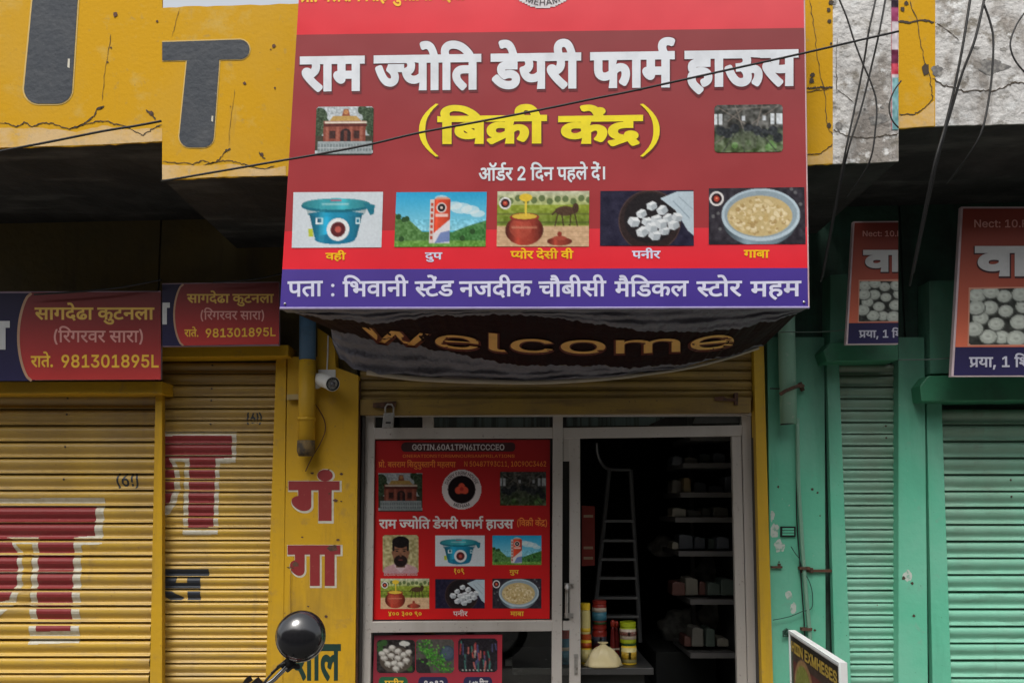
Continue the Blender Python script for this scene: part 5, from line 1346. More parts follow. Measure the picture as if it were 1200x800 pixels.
def pic_discs(w=56, h=56, seed=2, bgc=(52, 54, 50), n=34):
    c = Canvas(w, h, bgc)
    c.noise(5, .15)
    r = random.Random(seed)
    pts = []
    for k in range(3000):
        x, y = r.uniform(.04, .98), r.uniform(.04, .96)
        if all((x - a) ** 2 + ((y - b) * h / w) ** 2 > .0235 for a, b in pts) and len(pts) < n and not (x < .2 and y > .82) and not (x < .12 and y < .1): pts.append((x, y))
    for x, y in pts:
        rr = r.uniform(.086, .118)
        c.ell(x + .006, y + .012, rr * 1.08, rr * w / h * 1.05, (88, 92, 86)).ell(x, y, rr, rr * w / h * .95, (188, 194, 184)).ell(x - .01, y - .012, rr * .62, rr * w / h * .55, (206, 212, 202)).ell(x, y, rr * .25, rr * .2, (160, 166, 156), .6)
    return c.noise(2.5, .08)


def pic_mush():
    c = Canvas(48, 42, (50, 46, 46))
    c.noise(4, .2)
    for x, y in ((.1, .15), (.2, .1), (.1, .3), (.85, .85)): c.circ(x, y, .08, (60, 96, 52))
    c.ell(.5, .6, .42, .38, (90, 80, 72))
    r = random.Random(8)
    for x, y in ((.25, .35), (.4, .25), (.55, .35), (.7, .12), (.2, .55), (.38, .48), (.55, .55), (.7, .45), (.82, .38), (.3, .72), (.46, .7), (.62, .74), (.76, .62), (.5, .86), (.15, .42)):
        c.ell(x, y, .095, .08, (168, 165, 158), 1, r.uniform(-.6, .6)).ell(x - .01, y - .02, .07, .05, (224, 221, 214), 1, r.uniform(-.6, .6)).line(x, y + .03, x + .03, y + .1, .03, (190, 186, 176))
    c.ell(.72, .13, .14, .07, (220, 220, 214))
    return c.noise(2.5, .08)


def pic_peas():
    c = Canvas(48, 42, (92, 88, 84))
    c.poly([(0, .6), (.3, .55), (.4, 1), (0, 1)], (50, 48, 50)).circ(.82, .42, .2, (66, 78, 96)).circ(.82, .4, .15, (84, 98, 116))
    r = random.Random(9)
    for i in range(260):
        t = r.random()
        x, y = .2 + .55 * t + r.gauss(0, .12), .15 + .75 * t + r.gauss(0, .10)
        c.circ(x, y, .022, r.choice([(60, 130, 44), (84, 158, 58), (44, 100, 36), (104, 176, 74)]))
    return c.noise(2.5, .08)


def pic_sticks():
    c = Canvas(48, 42, (44, 40, 46))
    r = random.Random(10)
    for i in range(34):
        x, y = r.uniform(.05, .95), r.uniform(.1, .75)
        c.line(x, y, x + r.uniform(-.04, .04), y + r.uniform(.15, .3), .035, r.choice([(200, 90, 80), (170, 60, 66), (70, 130, 120), (90, 90, 130), (190, 180, 170), (60, 60, 70), (210, 120, 110)]))
    for i in range(9): c.circ(.12 + i * .09, .93, .022, (190, 186, 180))
    return c.noise(2.5, .12)


# ------------------------------------------------------------------ the main sign
A, B, C3 = P(328, 361, -1.42), P(948, 360, -1.42), P(640, 0, -1.53)
SGN = Plane(A, (B - A).cross(C3 - A))
WS = lambda x, y, l=0: SGN.pt(x, y, l)
sg = thing("shop_sign", (A + B) / 2, "big red, maroon and blue flex sign board with five food pictures", "sign board")
L_ = lambda y: 350 - .0608 * y       # left and right edges of the board
R_ = lambda y: 942.8 + .0144 * y
TOPY = -75
q = [WS(L_(TOPY), TOPY), WS(R_(TOPY), TOPY), WS(R_(361), 360.5), WS(L_(361), 361.5)]
back = -SGN.n * .13
MB().wprism([p - SGN.n * .004 for p in q], back).build("box_frame", mat("grey_flex_back", (0.2, 0.2, 0.21), .7, mixes=[(5, U1, .4, .7, (0.1, 0.1, 0.1), 6)]), sg)


def band(name, ytl, ytr, ybl, ybr, cv):
    return picture(name, [(L_(ytl), ytl), (R_(ytr), ytr), (R_(ybr), ybr), (L_(ybl), ybl)], WS, cv, sg, lift=0.0)


def grad2(w, h, tl, tr, bl, br):
    s, t = np.meshgrid(np.linspace(0, 1, w), np.linspace(0, 1, h))
    s, t = s[..., None], t[..., None]
    tl, tr, bl, br = (np.array(c) / 255 for c in (tl, tr, bl, br))
    return (tl * (1 - s) + tr * s) * (1 - t) + (bl * (1 - s) + br * s) * t


band("top_band", TOPY, TOPY, 41, 33, grad2(40, 10, (234, 84, 92), (233, 100, 106), (235, 50, 62), (232, 84, 92)))
band("middle_band", 41, 33, 271, 266, grad2(60, 30, (150, 58, 62), (148, 74, 76), (174, 54, 58), (172, 60, 64)))
band("lower_band", 271, 266, 315.5, 314, grad2(40, 8, (226, 48, 58), (232, 62, 74), (240, 44, 58), (236, 42, 56)))
band("address_band", 315.5, 314, 360.5, 359.5, grad2(40, 8, (84, 66, 152), (78, 60, 150), (80, 62, 152), (72, 54, 145)))
MB().tube([WS(L_(361), 361.3, .002), WS(640, 361, .002), WS(R_(361), 360.3, .002)], .006, 6).build("edge_strip", flat("pale_lilac_edge", (160, 150, 190)), sg)
MB().tube([WS(R_(361) - .3, 360, .001), WS(R_(TOPY) - .3, TOPY, .001)], .0035, 6).build("edge_strip", flat("pale_pink_edge", (205, 175, 178)), sg)
for x, y in ((942, 354), (334, 356)): MB().lathe(WS(x, y), [(.006, 0), (.006, .004), (.003, .006)], 10, SGN.n).build("screw", M_steel, sg)

M_twh = flat("sign_white", (228, 232, 238), .35)
M_tye = flat("sign_yellow", (246, 226, 40), .35)
M_tor = flat("sign_orange", (252, 196, 30), .35)
M_tsh = flat("sign_letter_shadow", (112, 36, 42), .4)
M_law = flat("sign_lilac_white", (222, 222, 245), .35)
def yh(x): return 66.8 + (58.2 - 66.8) * (x - 352) / 583
def yb(x): return 108 + (101.3 - 108) * (x - 352) / 583
for k, x0, x1 in (("t1", 351.5, 427.5), ("t2", 438, 564), ("t3", 575, 681), ("t4", 691.5, 791), ("t5", 802, 935.5)):
    text("title_shadow", k, line_map(x0 - 1, x1 + 2, yh(x0) - .5, yb(x0) + 3, yh(x1) - .5, yb(x1) + 3), WS, M_tsh, sg, 56, 4, .0012)
    text("title", k, line_map(x0, x1, yh(x0), yb(x0), yh(x1), yb(x1)), WS, M_twh, sg, 46, 5, .003)
for k, x0, x1 in (("k1", 512.5, 641), ("k2", 654, 753.5)):
    text("subtitle_shadow", k, line_map(x0 - 1, x1 + 2, 136, 171.5), WS, M_tsh, sg, 58, 4, .0012)
    text("subtitle", k, line_map(x0, x1, 136.5, 169.3, 135, 168.5), WS, M_tye, sg, 42, 5, .003)
for sgn_, xo, xi in ((1, 491, 510.5), (-1, 773, 753.5)):
    o_, i_ = [], []
    for t in range(13):
        u = t / 12 * 2 - 1
        o_.append((xo + (xi - xo) * abs(u) ** 2.2, 153 + 31 * u))
        i_.append((xo + (xi - xo) * (.38 + .80 * abs(u) ** 2.4) + (-.0) , 153 + 30.5 * u))
    sheet("bracket_shadow", [(a + 1.5, b + 2) for a, b in o_ + i_[::-1]], WS, M_tsh, sg, .0013)
    sheet("bracket", o_ + i_[::-1], WS, M_tye, sg, .003)
text("order_line", "order", line_map(561, 709, 197, 212.3, 195.5, 210.5), WS, M_twh, sg, 22, 3, .002)
text("top_line", "top", line_map(352, 545, -13, 3.2, -15, .5), WS, M_tor, sg, 26, 3, .002)
aw = (("a1", 337, 378.5), ("a3", 401.5, 478.5), ("a4", 486, 532), ("a5", 538, 623.5), ("a6", 631, 710.5), ("a7", 720, 807), ("a8", 816, 869.5), ("a9", 879, 939))
for k, x0, x1 in aw: text("address", k, line_map(x0, x1, 329.8, 347.8, 329, 347.2), WS, M_law, sg, 20, 4, .002)
sheet("address", arc(390, 334.5, 2, 2, 0, 330, 9), WS, M_law, sg, .002)
sheet("address", arc(390, 345.5, 2, 2, 0, 330, 9), WS, M_law, sg, .002)
for nm, q, cv, m_ in (("curd_picture", [(344, 225.5), (449, 225), (447, 290), (342, 290.5)], pic_tub(), "l1"), ("milk_picture", [(464.5, 225.5), (570.5, 225), (569, 289), (462, 289.5)], pic_carton(), "l2"),
                      ("ghee_picture", [(583, 224.5), (690.5, 224), (690, 289), (582, 289)], pic_ghee(), "l3"), ("paneer_picture", [(703.5, 224), (812.5, 223), (813, 288), (703, 288)], pic_paneer(), "l4"),
                      ("mawa_picture", [(830.5, 221), (942.5, 219.5), (944, 286), (830.5, 286.5)], pic_mawa(), "l5")):
    picture(nm, q, WS, cv, sg, lift=.002)
for k, x0, x1, y0, y1, m_ in (("l1", 381.5, 405.5, 296.5, 304.5, M_tor), ("l2", 498, 518.5, 296, 304, M_law), ("l3", 598, 672, 294.3, 303.3, M_tor), ("l4", 740.5, 774, 294, 303, M_law), ("l5", 871.5, 901.5, 293, 302.3, M_tor)):
    text("picture_name", k, line_map(x0, x1, y0, y1), WS, m_, sg, 26, 3, .002)
picture("temple_picture", [(371, 125.5), (438, 125), (437, 181.5), (369, 182)], WS, pic_temple(), sg, lift=.002, rnd_corner=.05)
picture("cowshed_picture", [(837, 123.5), (917, 122.5), (917.5, 178), (837, 179)], WS, pic_shed(), sg, lift=.002, rnd_corner=.06)
cv = Canvas(60, 60, (226, 220, 222)); cv.circ(.5, .5, .34, (60, 30, 36)).circ(.5, .5, .2, (200, 80, 60))
picture("round_emblem", rect(590, -82, 682, 10), WS, cv, sg, lift=.002, disc=True)
def ringmap(cx, cy, r0, r1, a0, a1):
    def f(s, t):
        a = R(a0 + (a1 - a0) * s); r = r0 + (r1 - r0) * t
        return cx + r * math.cos(a), cy + r * math.sin(a)
    return f
text("emblem_writing", "ring2", ringmap(636, -36, 43, 36, 118, 62), WS, flat("print_charcoal", (70, 60, 66)), sg, 10, 3, .004, 677)

# ------------------------------------------------------------------ welcome banner slung under the sign
def curve(pts, x):
    if x <= pts[0][0]: return pts[0][1]
    for (a, b), (c, d) in zip(pts, pts[1:]):
        if x <= c:
            t = (x - a) / (c - a); t = t * t * (3 - 2 * t)
            return b + (d - b) * t
    return pts[-1][1]
c0 = [(333, 362), (945, 361.2)]
c1 = [(333, 366), (400, 375), (440, 379), (480, 374), (510, 370), (600, 369), (640, 371), (700, 380), (760, 388), (800, 389), (860, 386), (900, 377), (945, 364)]
c2 = [(383, 384), (400, 389), (440, 398), (480, 404), (520, 411), (560, 420), (600, 427), (650, 428.5), (700, 428), (740, 431), (800, 426), (850, 418), (893, 404)]
c3 = [(383, 392), (400, 421), (415, 432), (450, 440), (520, 444), (600, 447), (700, 444), (780, 434), (850, 419), (893, 406)]
def cx_(v, u):      # reading across the banner: u 0..1, v row 0..3
    l = [333, 345, 388, 390][int(v)]; r = [945, 935, 895, 893][int(v)]
    return l + (r - l) * u
def wob(i, x):
    if i in (0, 3): return 0
    x += 31 * i
    return .8 * math.sin(x * .09) * math.sin(x * .023 + 1) + .7 * math.sin(x * .31 + 2 * math.sin(x * .07)) + .45 * math.sin(x * .77 + 1.3 * math.sin(x * .19))
YB = [-1.40, -1.22, -.62, -.42]
def bpt(u, v):
    i = min(int(v), 2); f = v - i
    xa, xb = cx_(i, u), cx_(i + 1, u)
    ca, cb = (c0, c1, c2, c3)[i], (c0, c1, c2, c3)[i + 1]
    x = xa + (xb - xa) * f
    y = (curve(ca, xa) + wob(i, xa)) * (1 - f) + (curve(cb, xb) + wob(i + 1, xb)) * f
    return x, y, YB[i] * (1 - f) + YB[i + 1] * f
ban = thing("welcome_banner", P(640, 440, -.9), "dark sagging cloth banner reading welcome under the big sign", "banner")
M_cl = mat("grey_banner_cloth", (0.20, 0.195, 0.225), .8, spec=.15, mixes=[(5, (1, 3, 3), .45, .75, (0.14, 0.135, 0.155), 8), (16, (1, 3, 3), .55, .7, (0.22, 0.21, 0.24), 8)], bump=(38, 1.0, .02))
M_bd = mat("dark_brown_banner_print", (0.022, 0.009, 0.009), .7, spec=.08, mixes=[(4, (1, 2, 2), .4, .7, (0.02, 0.012, 0.014), 6)], bump=(10, .6, .015))
def cloth(name, v0, v1, nu, nv, m, amp, freq):
    V, F = [], []
    for j in range(nv + 1):
        for i in range(nu + 1):
            u, v = i / nu, v0 + (v1 - v0) * j / nv
            x, y, Y = bpt(u, v)
            f = (v - v0) / (v1 - v0)
            e = math.sin(math.pi * f) if freq != 3 else math.sin(math.pi * f * .5)
            y += amp * e * (math.sin(u * 37 + 5 * f) + .7 * math.sin(u * 83 + 9 * f + 1) + .5 * math.sin(u * 141 - 14 * f)) * .5
            y += (amp * .5 if j in (0, nv) and name != "banner_cloth" and v not in (0,) else 0) * math.sin(u * 120) * .7
            V.append(P(x, y, Y + amp * .012 * e * math.sin(u * 60 + 11 * f) + .03 * amp * e * math.sin(u * 17 + f * 16)))
    for j in range(nv):
        for i in range(nu):
            q = j * (nu + 1) + i
            F.append([q, q + nu + 1, q + nu + 2, q + 1])
    return obj(name, V, F, m, ban, True)
cloth("rolled_edge", 0, 1, 320, 16, M_cl, .6, 2)
cloth("banner_cloth", 1, 2, 320, 10, M_bd, 0.0, 1)
cloth("hanging_hem", 2, 3, 320, 16, M_cl, .8, 3)
def on_banner(x, y, lift=0):
    # invert the second strip of the banner at reading (x, y)
    u = .5; v = .5
    for _ in range(12):
        for __ in range(2):
            xa, xb = cx_(1, 0) + (cx_(2, 0) - cx_(1, 0)) * v, cx_(1, 1) + (cx_(2, 1) - cx_(1, 1)) * v
            u = (x - xa) / (xb - xa)
            a, b = curve(c1, cx_(1, u)) + wob(1, cx_(1, u)), curve(c2, cx_(2, u)) + wob(2, cx_(2, u))
            v = min(max((y - a) / (b - a), 0.02), .98)
    Y = YB[1] * (1 - v) + YB[2] * v
    p = P(x, y, Y)
    return p + (CC - p).normalized() * lift
M_wt = flat("banner_tan_letters", (235, 182, 104), .5)
M_wg = flat("banner_orange_glow_print", (92, 30, 18), .5)
def wmap(x0, x1, ys, h):
    def f(s, t):
        x = x0 + (x1 - x0) * s
        return x, curve(ys, x) + h / 2 - h * t
    return f
ys = [(425, 391), (470, 396), (515, 399.5), (560, 402), (600, 404.5), (680, 406), (740, 406), (800, 404), (858, 399)]
v_, F_, x0_, x1_ = letter_shape("welcome", 46, 4)
def wm(s, t):
    # advance widths of the print are uneven: stretched towards the ends as on the cloth
    x = 424 + (860 - 424) * s
    return x, curve(ys, x) + 8 - 15.5 * t
text("welcome_glow", "welcome", lambda s, t: (lambda a: (a[0], a[1] + .6))(wm(s, -.12 + t * 1.2)), lambda x, y, l: on_banner(x, y, l), M_wg, ban, 22, 4, .014, 520)
text("welcome_writing", "welcome", wm, lambda x, y, l: on_banner(x, y, l), M_wt, ban, 4, 6, .022, 510)
MB().tube(smooth([P(x, curve(c3, x) + 1.2, -.44) for x in (430, 480, 520, 560, 620, 680, 740, 800, 850, 889)], 4), [.016] * 13 + [.014] * 12 + [.009] * 12, 8).build("binding_rod", flat("pale_rod", (178, 168, 150)), ban)

# ------------------------------------------------------------------ small signs over the shutters
def shutter_sign(Y, quad, x0, xend, lines, lab, ya, arcp):
    (xl, yl), (xr, yr), (xr2, yrb), (xl2, ylb) = quad
    s = thing("shutter_sign", P((xl + xr) / 2, ylb, Y), lab, "sign board")
    W = PL(Y)
    MB().prism([(xl, yl - 1), (xr, yr - 1), (xr2, yrb + 1), (xl2, ylb + 1)], Y + .003, Y + .028).build("box_frame", flat("dull_lilac_frame", (150, 125, 140)), s)
    picture("blue_panel", [(xl, yl), (arcp[0][0] + 4, yl), (arcp[0][0] + 4, ylb), (xl, ylb)], W, grad2(12, 10, (46, 42, 66), (46, 42, 66), (48, 44, 80), (48, 44, 80)), s, lift=0)
    h = ylb - yl
    ap = arcp
    V, F = [], []
    n = 24
    c = []
    for j in range(n + 1):
        t = j / n
        y = yl + (ylb - yl) * t
        xa = ap[0][0] + (ap[1][0] - ap[0][0]) * math.sin(math.pi * min(1, max(0, t))) ** .55
        for i in range(13):
            u = i / 12
            V.append(W(xa + (xr - xa) * u, y + (yr - yl) * (xa + (xr - xa) * u - xl) / (xr - xl), .002))
            a, b = np.array((128, 62, 62)), np.array((205, 66, 64))
            col = a * (1 - t) + b * t
            c.append(np.append(lin_np(col * (1 - .12 * u * (1 - t))), 1))
    for j in range(n):
        for i in range(12):
            q = j * 13 + i
            F.append([q, q + 13, q + 14, q + 1])
    o = obj("red_panel", V, F, M_print, s)
    at = o.data.color_attributes.new("ink", 'FLOAT_COLOR', 'POINT')
    at.data.foreach_set("color", np.array(c).ravel())
    rim = [(ap[0][0] + (ap[1][0] - ap[0][0]) * math.sin(math.pi * j / n) ** .55, yl + (ylb - yl) * j / n) for j in range(n + 1)]
    ribbon("curved_rim", rim, h / 34, W, flat("sign_tan_rim", (190, 150, 120)), s, .0035, 0, 1)
    M1, M2, M3 = flat("sign_gold", (228, 185, 85)), flat("sign_pink", (225, 160, 150)), flat("sign_mustard", (250, 200, 60))
    for key, mp, m_, b_, H in lines:
        text("sign_writing", key, mp, W, (M1, M2, M3)[m_], s, b_, 3, .0035, H)
    text("sign_writing", "ya", ya[0], W, flat("sign_greyish_white", (205, 205, 205)), s, 50, 4, .0035, 622, ya[1])
    return s


def lin_np(c):
    c = np.array(c, float) / 255
    return np.where(c <= .04045, c / 12.92, ((c + .055) / 1.055) ** 2.4)


shutter_sign(-.30, [(190.2, 333), (327, 331), (327, 403.5), (190.2, 405)], 205, 327,
             [("s1", line_map(219, 321, 344.5, 354.8), 0, 24, 622), ("s2", line_map(235, 309.5, 364.5, 374.5), 1, 14, 622), ("s3", line_map(216, 232.5, 386, 394.5), 2, 22, 622), ("phone", line_map(241, 323, 385, 395.3, 383.5, 393.8), 2, 22, 677)],
             "smaller blue and red phone number sign, directly below the grey letter T", (line_map(176, 199, 354.5, 380), (190.2, 199)), ((215, 333), (204, 366)))
shutter_sign(-.30, [(-330, 343.5), (188.3, 342), (188.3, 443), (-330, 446)], 21, 188,
             [("s1", line_map(40.5, 181, 360.3, 374.5), 0, 24, 622), ("s2", line_map(63, 167.5, 387.5, 401), 1, 14, 622), ("s3", line_map(36, 62, 417, 430), 2, 22, 622), ("phone", line_map(72, 186, 415.5, 430.5), 2, 22, 677)],
             "larger blue and red phone number sign at the far left edge", (line_map(-22, 11.5, 376, 409.5), None), ((37, 343), (21.5, 390)))


def right_sign(Y, k, ox, oy, xr, lab, clipx):
    """board with round sweets; k scales the layout read on the left-hand one"""
    X = lambda x: ox + (x - 992) * k
    Z = lambda y: oy + (y - 260) * k
    W = PL(Y)
    s = thing("sweets_sign", P(X(1020), Z(403), Y), lab, "sign board")
    cl = lambda pts: [(min(a, xr), b) for a, b in pts]
    MB().prism([(X(1000), Z(259.5)), (xr, Z(259)), (xr, Z(403)), (X(991.5), Z(403.5))], Y + .002, Y + .035).build("box_frame", flat("grey_pink_frame", (205, 185, 190)), s)
    tl, bl = X(1001.5), X(993.5)
    def e(y): return tl + (bl - tl) * (y - Z(261)) / (Z(402) - Z(261))
    picture("red_panel", [(e(Z(261)), Z(261)), (xr, Z(260.5)), (xr, Z(378)), (e(Z(378)), Z(378.5))], W, grad2(12, 24, (138, 62, 52), (122, 52, 46), (225, 118, 88), (215, 105, 82)), s, lift=0)
    picture("blue_panel", [(e(Z(378.5)), Z(378.5)), (xr, Z(378)), (xr, Z(402)), (e(Z(402)), Z(402.5))], W, grad2(8, 4, (44, 40, 78), (44, 40, 78), (46, 42, 84), (46, 42, 84)), s, lift=0)
    x1 = X(1062)
    n = 56
    MBp = pic_discs(64, 52, 2)
    full = [(X(1007.5), Z(329.5)), (X(1076), Z(328)), (X(1076), Z(376)), (X(1006.5), Z(376.5))]
    a = MBp.out()
    frac = (xr - full[0][0]) / (full[1][0] - full[0][0])
    if frac < 1:
        wcut = max(4, int(a.shape[1] * frac)); a = a[:, :wcut]
        full = [full[0], (xr, full[0][1]), (xr, full[2][1]), full[3]]
    sheet("picture_edge", cl([(X(1006.3), Z(328)), (X(1077), Z(327)), (X(1077), Z(377.3)), (X(1005.3), Z(377.6))]), W, flat("sign_peach", (215, 150, 125)), s, .001)
    picture("sweets_picture", full, W, a, s, lift=.0025, rnd_corner=.04)
    c = None if clipx is None else (0, clipx)
    text("sign_shadow", "va", line_map(X(1010.5), X(1062), Z(293), Z(320.2)), W, flat("sign_dark_maroon", (70, 28, 28)), s, 60, 4, .0015, 622, c)
    text("sign_writing", "va", line_map(X(1011.5), X(1060), Z(292.8), Z(318.5)), W, flat("sign_greyish_white", (205, 205, 205)), s, 48, 4, .003, 622, c)
    text("sign_writing", "near", line_map(X(1011), X(1056), Z(270.5), Z(277)), W, MATS["sign_pink"], s, 16, 3, .003, 677, c)
    text("sign_writing", "pra", line_map(X(1006.5), X(1059), Z(387), Z(395.5)), W, flat("sign_pale_lilac", (190, 190, 205)), s, 24, 3, .003, 622, c)
    return s


right_sign(-.42, 1.0, 992, 260, 1052.6, "smaller orange sign with round white sweets, just right of the big sign", 1052.4)
right_sign(-.44, 1.38, 1115.5, 243, 1500, "larger orange sign with round white sweets at the far right edge", None)

# ------------------------------------------------------------------ window posters
WP = PL(.0655)
pt = thing("poster", P(541, 725, .066), "big red poster with emblem, portrait and eight pictures behind the upper shop window", "poster")
picture("poster_sheet", [(440, 516), (644.5, 515), (644, 724.5), (437.5, 725.5)], WP, grad2(30, 30, (176, 40, 42), (150, 36, 38), (215, 32, 34), (222, 34, 36)), pt, M_printp, .0)
sheet("poster_heading_bar", [(474, 518)] + arc(600, 523.5, 4, 5.3, -90, 90, 6) + arc(474, 523.8, 4, 5.3, 90, 270, 6), WP, flat("print_dark_maroon", (58, 18, 22)), pt, .001)
M_pg, M_po, M_pw, M_py = flat("print_grey_white", (196, 186, 186)), flat("print_orange", (232, 128, 48)), flat("print_white", (225, 222, 220)), flat("print_yellow", (236, 190, 50))
PT = lambda k, mp, m_, b=20, H=622, l=.002, wh=WP, par=None: text("poster_writing", k, mp, wh, m_, par or pt, b, 3, l, H)
PT("gst", line_map(483, 591, 520.3, 527.2), M_pg, 22, 677)
PT("tiny", line_map(472, 603, 532.3, 535.8), M_po, 6, 677)
PT("prop", line_map(443.5, 534, 541, 547.2), M_po, 16)
PT("nums", line_map(544, 640, 540.2, 546.3), M_po, 12, 677)
PT("haath", line_map(444, 602, 608.5, 619), M_pw, 26)
PT("kend2", line_map(606, 641, 609, 616), M_po, 14)
def pp(n_, q, cv, **k): picture(n_, q, WP, cv, pt, M_printp, .001, **k)
pp("temple_picture", rect(443.3, 554, 495, 599), pic_temple(), gain=.6)
pp("cowshed_picture", rect(586, 552.5, 640, 592), pic_shed(), gain=.5)
cv = Canvas(56, 56, (210, 200, 200)); cv.circ(.5, .5, .345, (24, 14, 18))
for x, y, r_ in ((.5, .5, .1), (.42, .52, .09), (.58, .52, .09), (.5, .42, .08)): cv.circ(x, y, r_, (205, 80, 58))
cv.circ(.5, .49, .05, (170, 48, 40))
pp("round_emblem", rect(518, 550, 564, 596.5), cv, disc=True)
PT("ring", ringmap(541, 573.2, 17.4, 21.3, -160, -20), MATS["print_charcoal"], 14, 677)
PT("ring2", ringmap(541, 573.2, 21.2, 17.4, 118, 62), MATS["print_charcoal"], 14, 677)
pp("portrait", rect(448.5, 626.5, 490.5, 671.5), pic_face(), rnd_corner=.07)
PT("namestrip", line_map(450, 489, 671.6, 674.2), M_pg, 8, 677)
pp("curd_picture", rect(510, 627, 568, 663), pic_tub()); pp("milk_picture", rect(577, 627, 634.5, 661.5), pic_carton())
pp("ghee_picture", rect(446, 677.5, 503, 713), pic_ghee()); pp("paneer_picture", rect(510, 678, 568, 712.5), pic_paneer()); pp("mawa_picture", rect(577, 677.5, 634.5, 712.5), pic_mawa())
PT("p1", line_map(532, 544, 665.5, 672), M_py); PT("p2", line_map(597, 608, 667.5, 672), M_py); PT("p3", line_map(455, 494, 716, 721.5), M_py)
PT("l4", line_map(531, 548, 716, 721.3), M_pw, 16); PT("p5", line_map(598, 614, 716, 721.3), M_py)
pl = thing("poster", P(513, 842, .066), "lower pinkish poster with mushroom, peas and stick pictures behind the bottom pane", "poster")
picture("poster_sheet", [(438.5, 744), (588.5, 743), (588, 842), (436, 842)], WP, grad2(20, 20, (110, 44, 56), (170, 52, 64), (170, 50, 66), (186, 58, 76)), pl, M_printp, .0)
for n_, q, cv in (("mushroom_picture", rect(441.5, 749, 486.5, 788), pic_mush()), ("peas_picture", rect(487.5, 748.5, 532, 788), pic_peas()), ("sticks_picture", rect(537, 747.5, 583, 787), pic_sticks())):
    picture(n_, q, WP, cv, pl, M_printp, .001, rnd_corner=.1, gain=.8)
for x0, x1, c, k, m_ in ((443.5, 478, (30, 92, 60), "l4", M_py), (490, 525, (36, 34, 74), "b2", M_pw), (543, 577, (36, 34, 74), "b3", M_pw)):
    sheet("name_pill", [(x0 + 4, 792.5)] + arc(x1 - 4, 799.5, 4, 7, -90, 90, 6) + arc(x0 + 4, 799.5, 4, 7, 90, 270, 6), WP, flat("pill_%d" % c[0], c), pl, .001)
    PT(k, line_map(x0 + 7, x1 - 5, 797, 804), m_, 20, 622, .002, WP, pl)
# ------------------------------------------------------------------ cables
def cable(name, pts, Y, r, lab, m=M_cable, cat="cable", group=None):
    Ys = Y if isinstance(Y, (list, tuple)) else [Y] * len(pts)
    p = smooth([P(a, b, y) for (a, b), y in zip(pts, Ys)], 6)
    o = MB().tube(p, r, 7).build(name, m, None, smooth=True)
    return tag(o, lab, cat, group)


cable("overhead_cable", [(189, 212.5), (262, 200), (320, 190), (378, 180), (435, 169), (490, 156), (560, 143), (630, 129.5), (700, 115), (740, 107), (840, 85), (942, 62.5), (1000, 49), (1053, 37)], -1.78, .0052, "thin black cable crossing in front of the big red dairy sign")
cable("overhead_cable", [(-120, 202), (0, 177.5), (60, 166), (120, 154), (160, 147.5), (189, 142)], -1.5, .006, "black cable slanting over the lower edge of the far left yellow parapet")
cable("slack_cable", [(40, 345), (95, 341.5), (140, 337), (189, 328)], -.36, .006, "black slack cable lying over the top of the larger phone number sign at far left")
cable("slack_cable", [(250, 330.5), (280, 329), (305, 326), (333, 320)], -.36, .0055, "black slack cable over the smaller phone number sign left of the big sign")
V5 = [-1.34, -1.34, -1.3, -1.28, -1.25, -1.0]
cable("drop_cable", [(1028, -8), (1018.5, 35), (1012, 75), (1002, 125), (988, 192), (962, 330)], V5, .0052, "left one of two thick black cables running down the whitewash beside the strip poster")
cable("drop_cable", [(1039, -8), (1031, 35), (1022, 75), (1009, 128), (990, 192), (964, 325)], [a + .012 for a in V5], .0052, "right one of two thick black cables running down the whitewash beside the strip poster")
cable("drop_cable", [(981, -6), (992, 20), (1001, 48), (1010, 72), (1021, 98), (1027, 120), (1026, 150), (1018, 192), (990, 235)], [-1.33] * 7 + [-1.3, -1.15], .0045, "thin cable looping across the two thick ones on the narrow whitewashed parapet")
cable("drop_cable", [(1056, 95), (1047, 108), (1042, 125), (1045, 140), (1053, 150)], -1.28, .004, "short thin cable bulging at the right border of the narrow whitewashed parapet")
V6 = [-1.38, -1.38, -1.35, -1.33, -1.3, -1.0]
cable("drop_cable", [(1138, -8), (1128, 55), (1118, 105), (1107, 150), (1092, 205), (1066, 335)], V6, .0068, "left one of two thick black cables on the wide whitewashed parapet at right")
cable("drop_cable", [(1155, -8), (1143, 45), (1128, 85), (1116, 125), (1098, 190), (1070, 320)], [a + .014 for a in V6], .0068, "right one of two thick black cables on the wide whitewashed parapet at right")
cable("drop_cable", [(1153, 5), (1160, 25), (1164, 45), (1163, 80), (1159, 115), (1150, 155), (1133, 185), (1110, 215)], [-1.37] * 6 + [-1.3, -1.15], .0055, "thin cable hanging to the right of the two thick ones on the wide whitewashed parapet")
cable("drop_cable", [(1205, 10), (1192, 28), (1184, 50), (1188, 68), (1200, 84), (1215, 96)], -1.32, .0045, "thin cable curling at the right edge of the wide whitewashed parapet")
cable("wall_wire", [(893, 389), (930, 389), (965, 388.5), (993, 386)], -.22, .0035, "thin greenish wire strung from the banner to the smaller sweets sign", mat("green_grey_wire", (0.08, 0.12, 0.1), .6))
cable("wall_wire", [(1053, 421.5), (1090, 421), (1117, 419)], -.28, .0045, "thin grey wire strung left of the larger sweets sign", mat("green_grey_wire", (0.08, 0.12, 0.1), .6))
cable("wall_wire", [(902, 455), (918, 455.5)], -.13, .0045, "short black wire behind the clamp of the big green pipe")
cable("wall_wire", [(367, 470), (374, 480), (380, 492), (381, 505), (375, 520), (366, 535), (358, 552)], [-.09] * 7, .0035, "thin brown wire looping down from the security camera to the red lettering", mat("brown_wire", (0.12, 0.05, 0.02), .6))
cable("wall_wire", [(341, 665), (340, 690), (341, 720), (344, 745)], [-.082] * 4, .002, "thin yellowed wire down the left side of the yellow pillar", mat("ochre_wire", (0.3, 0.17, 0.02), .6))
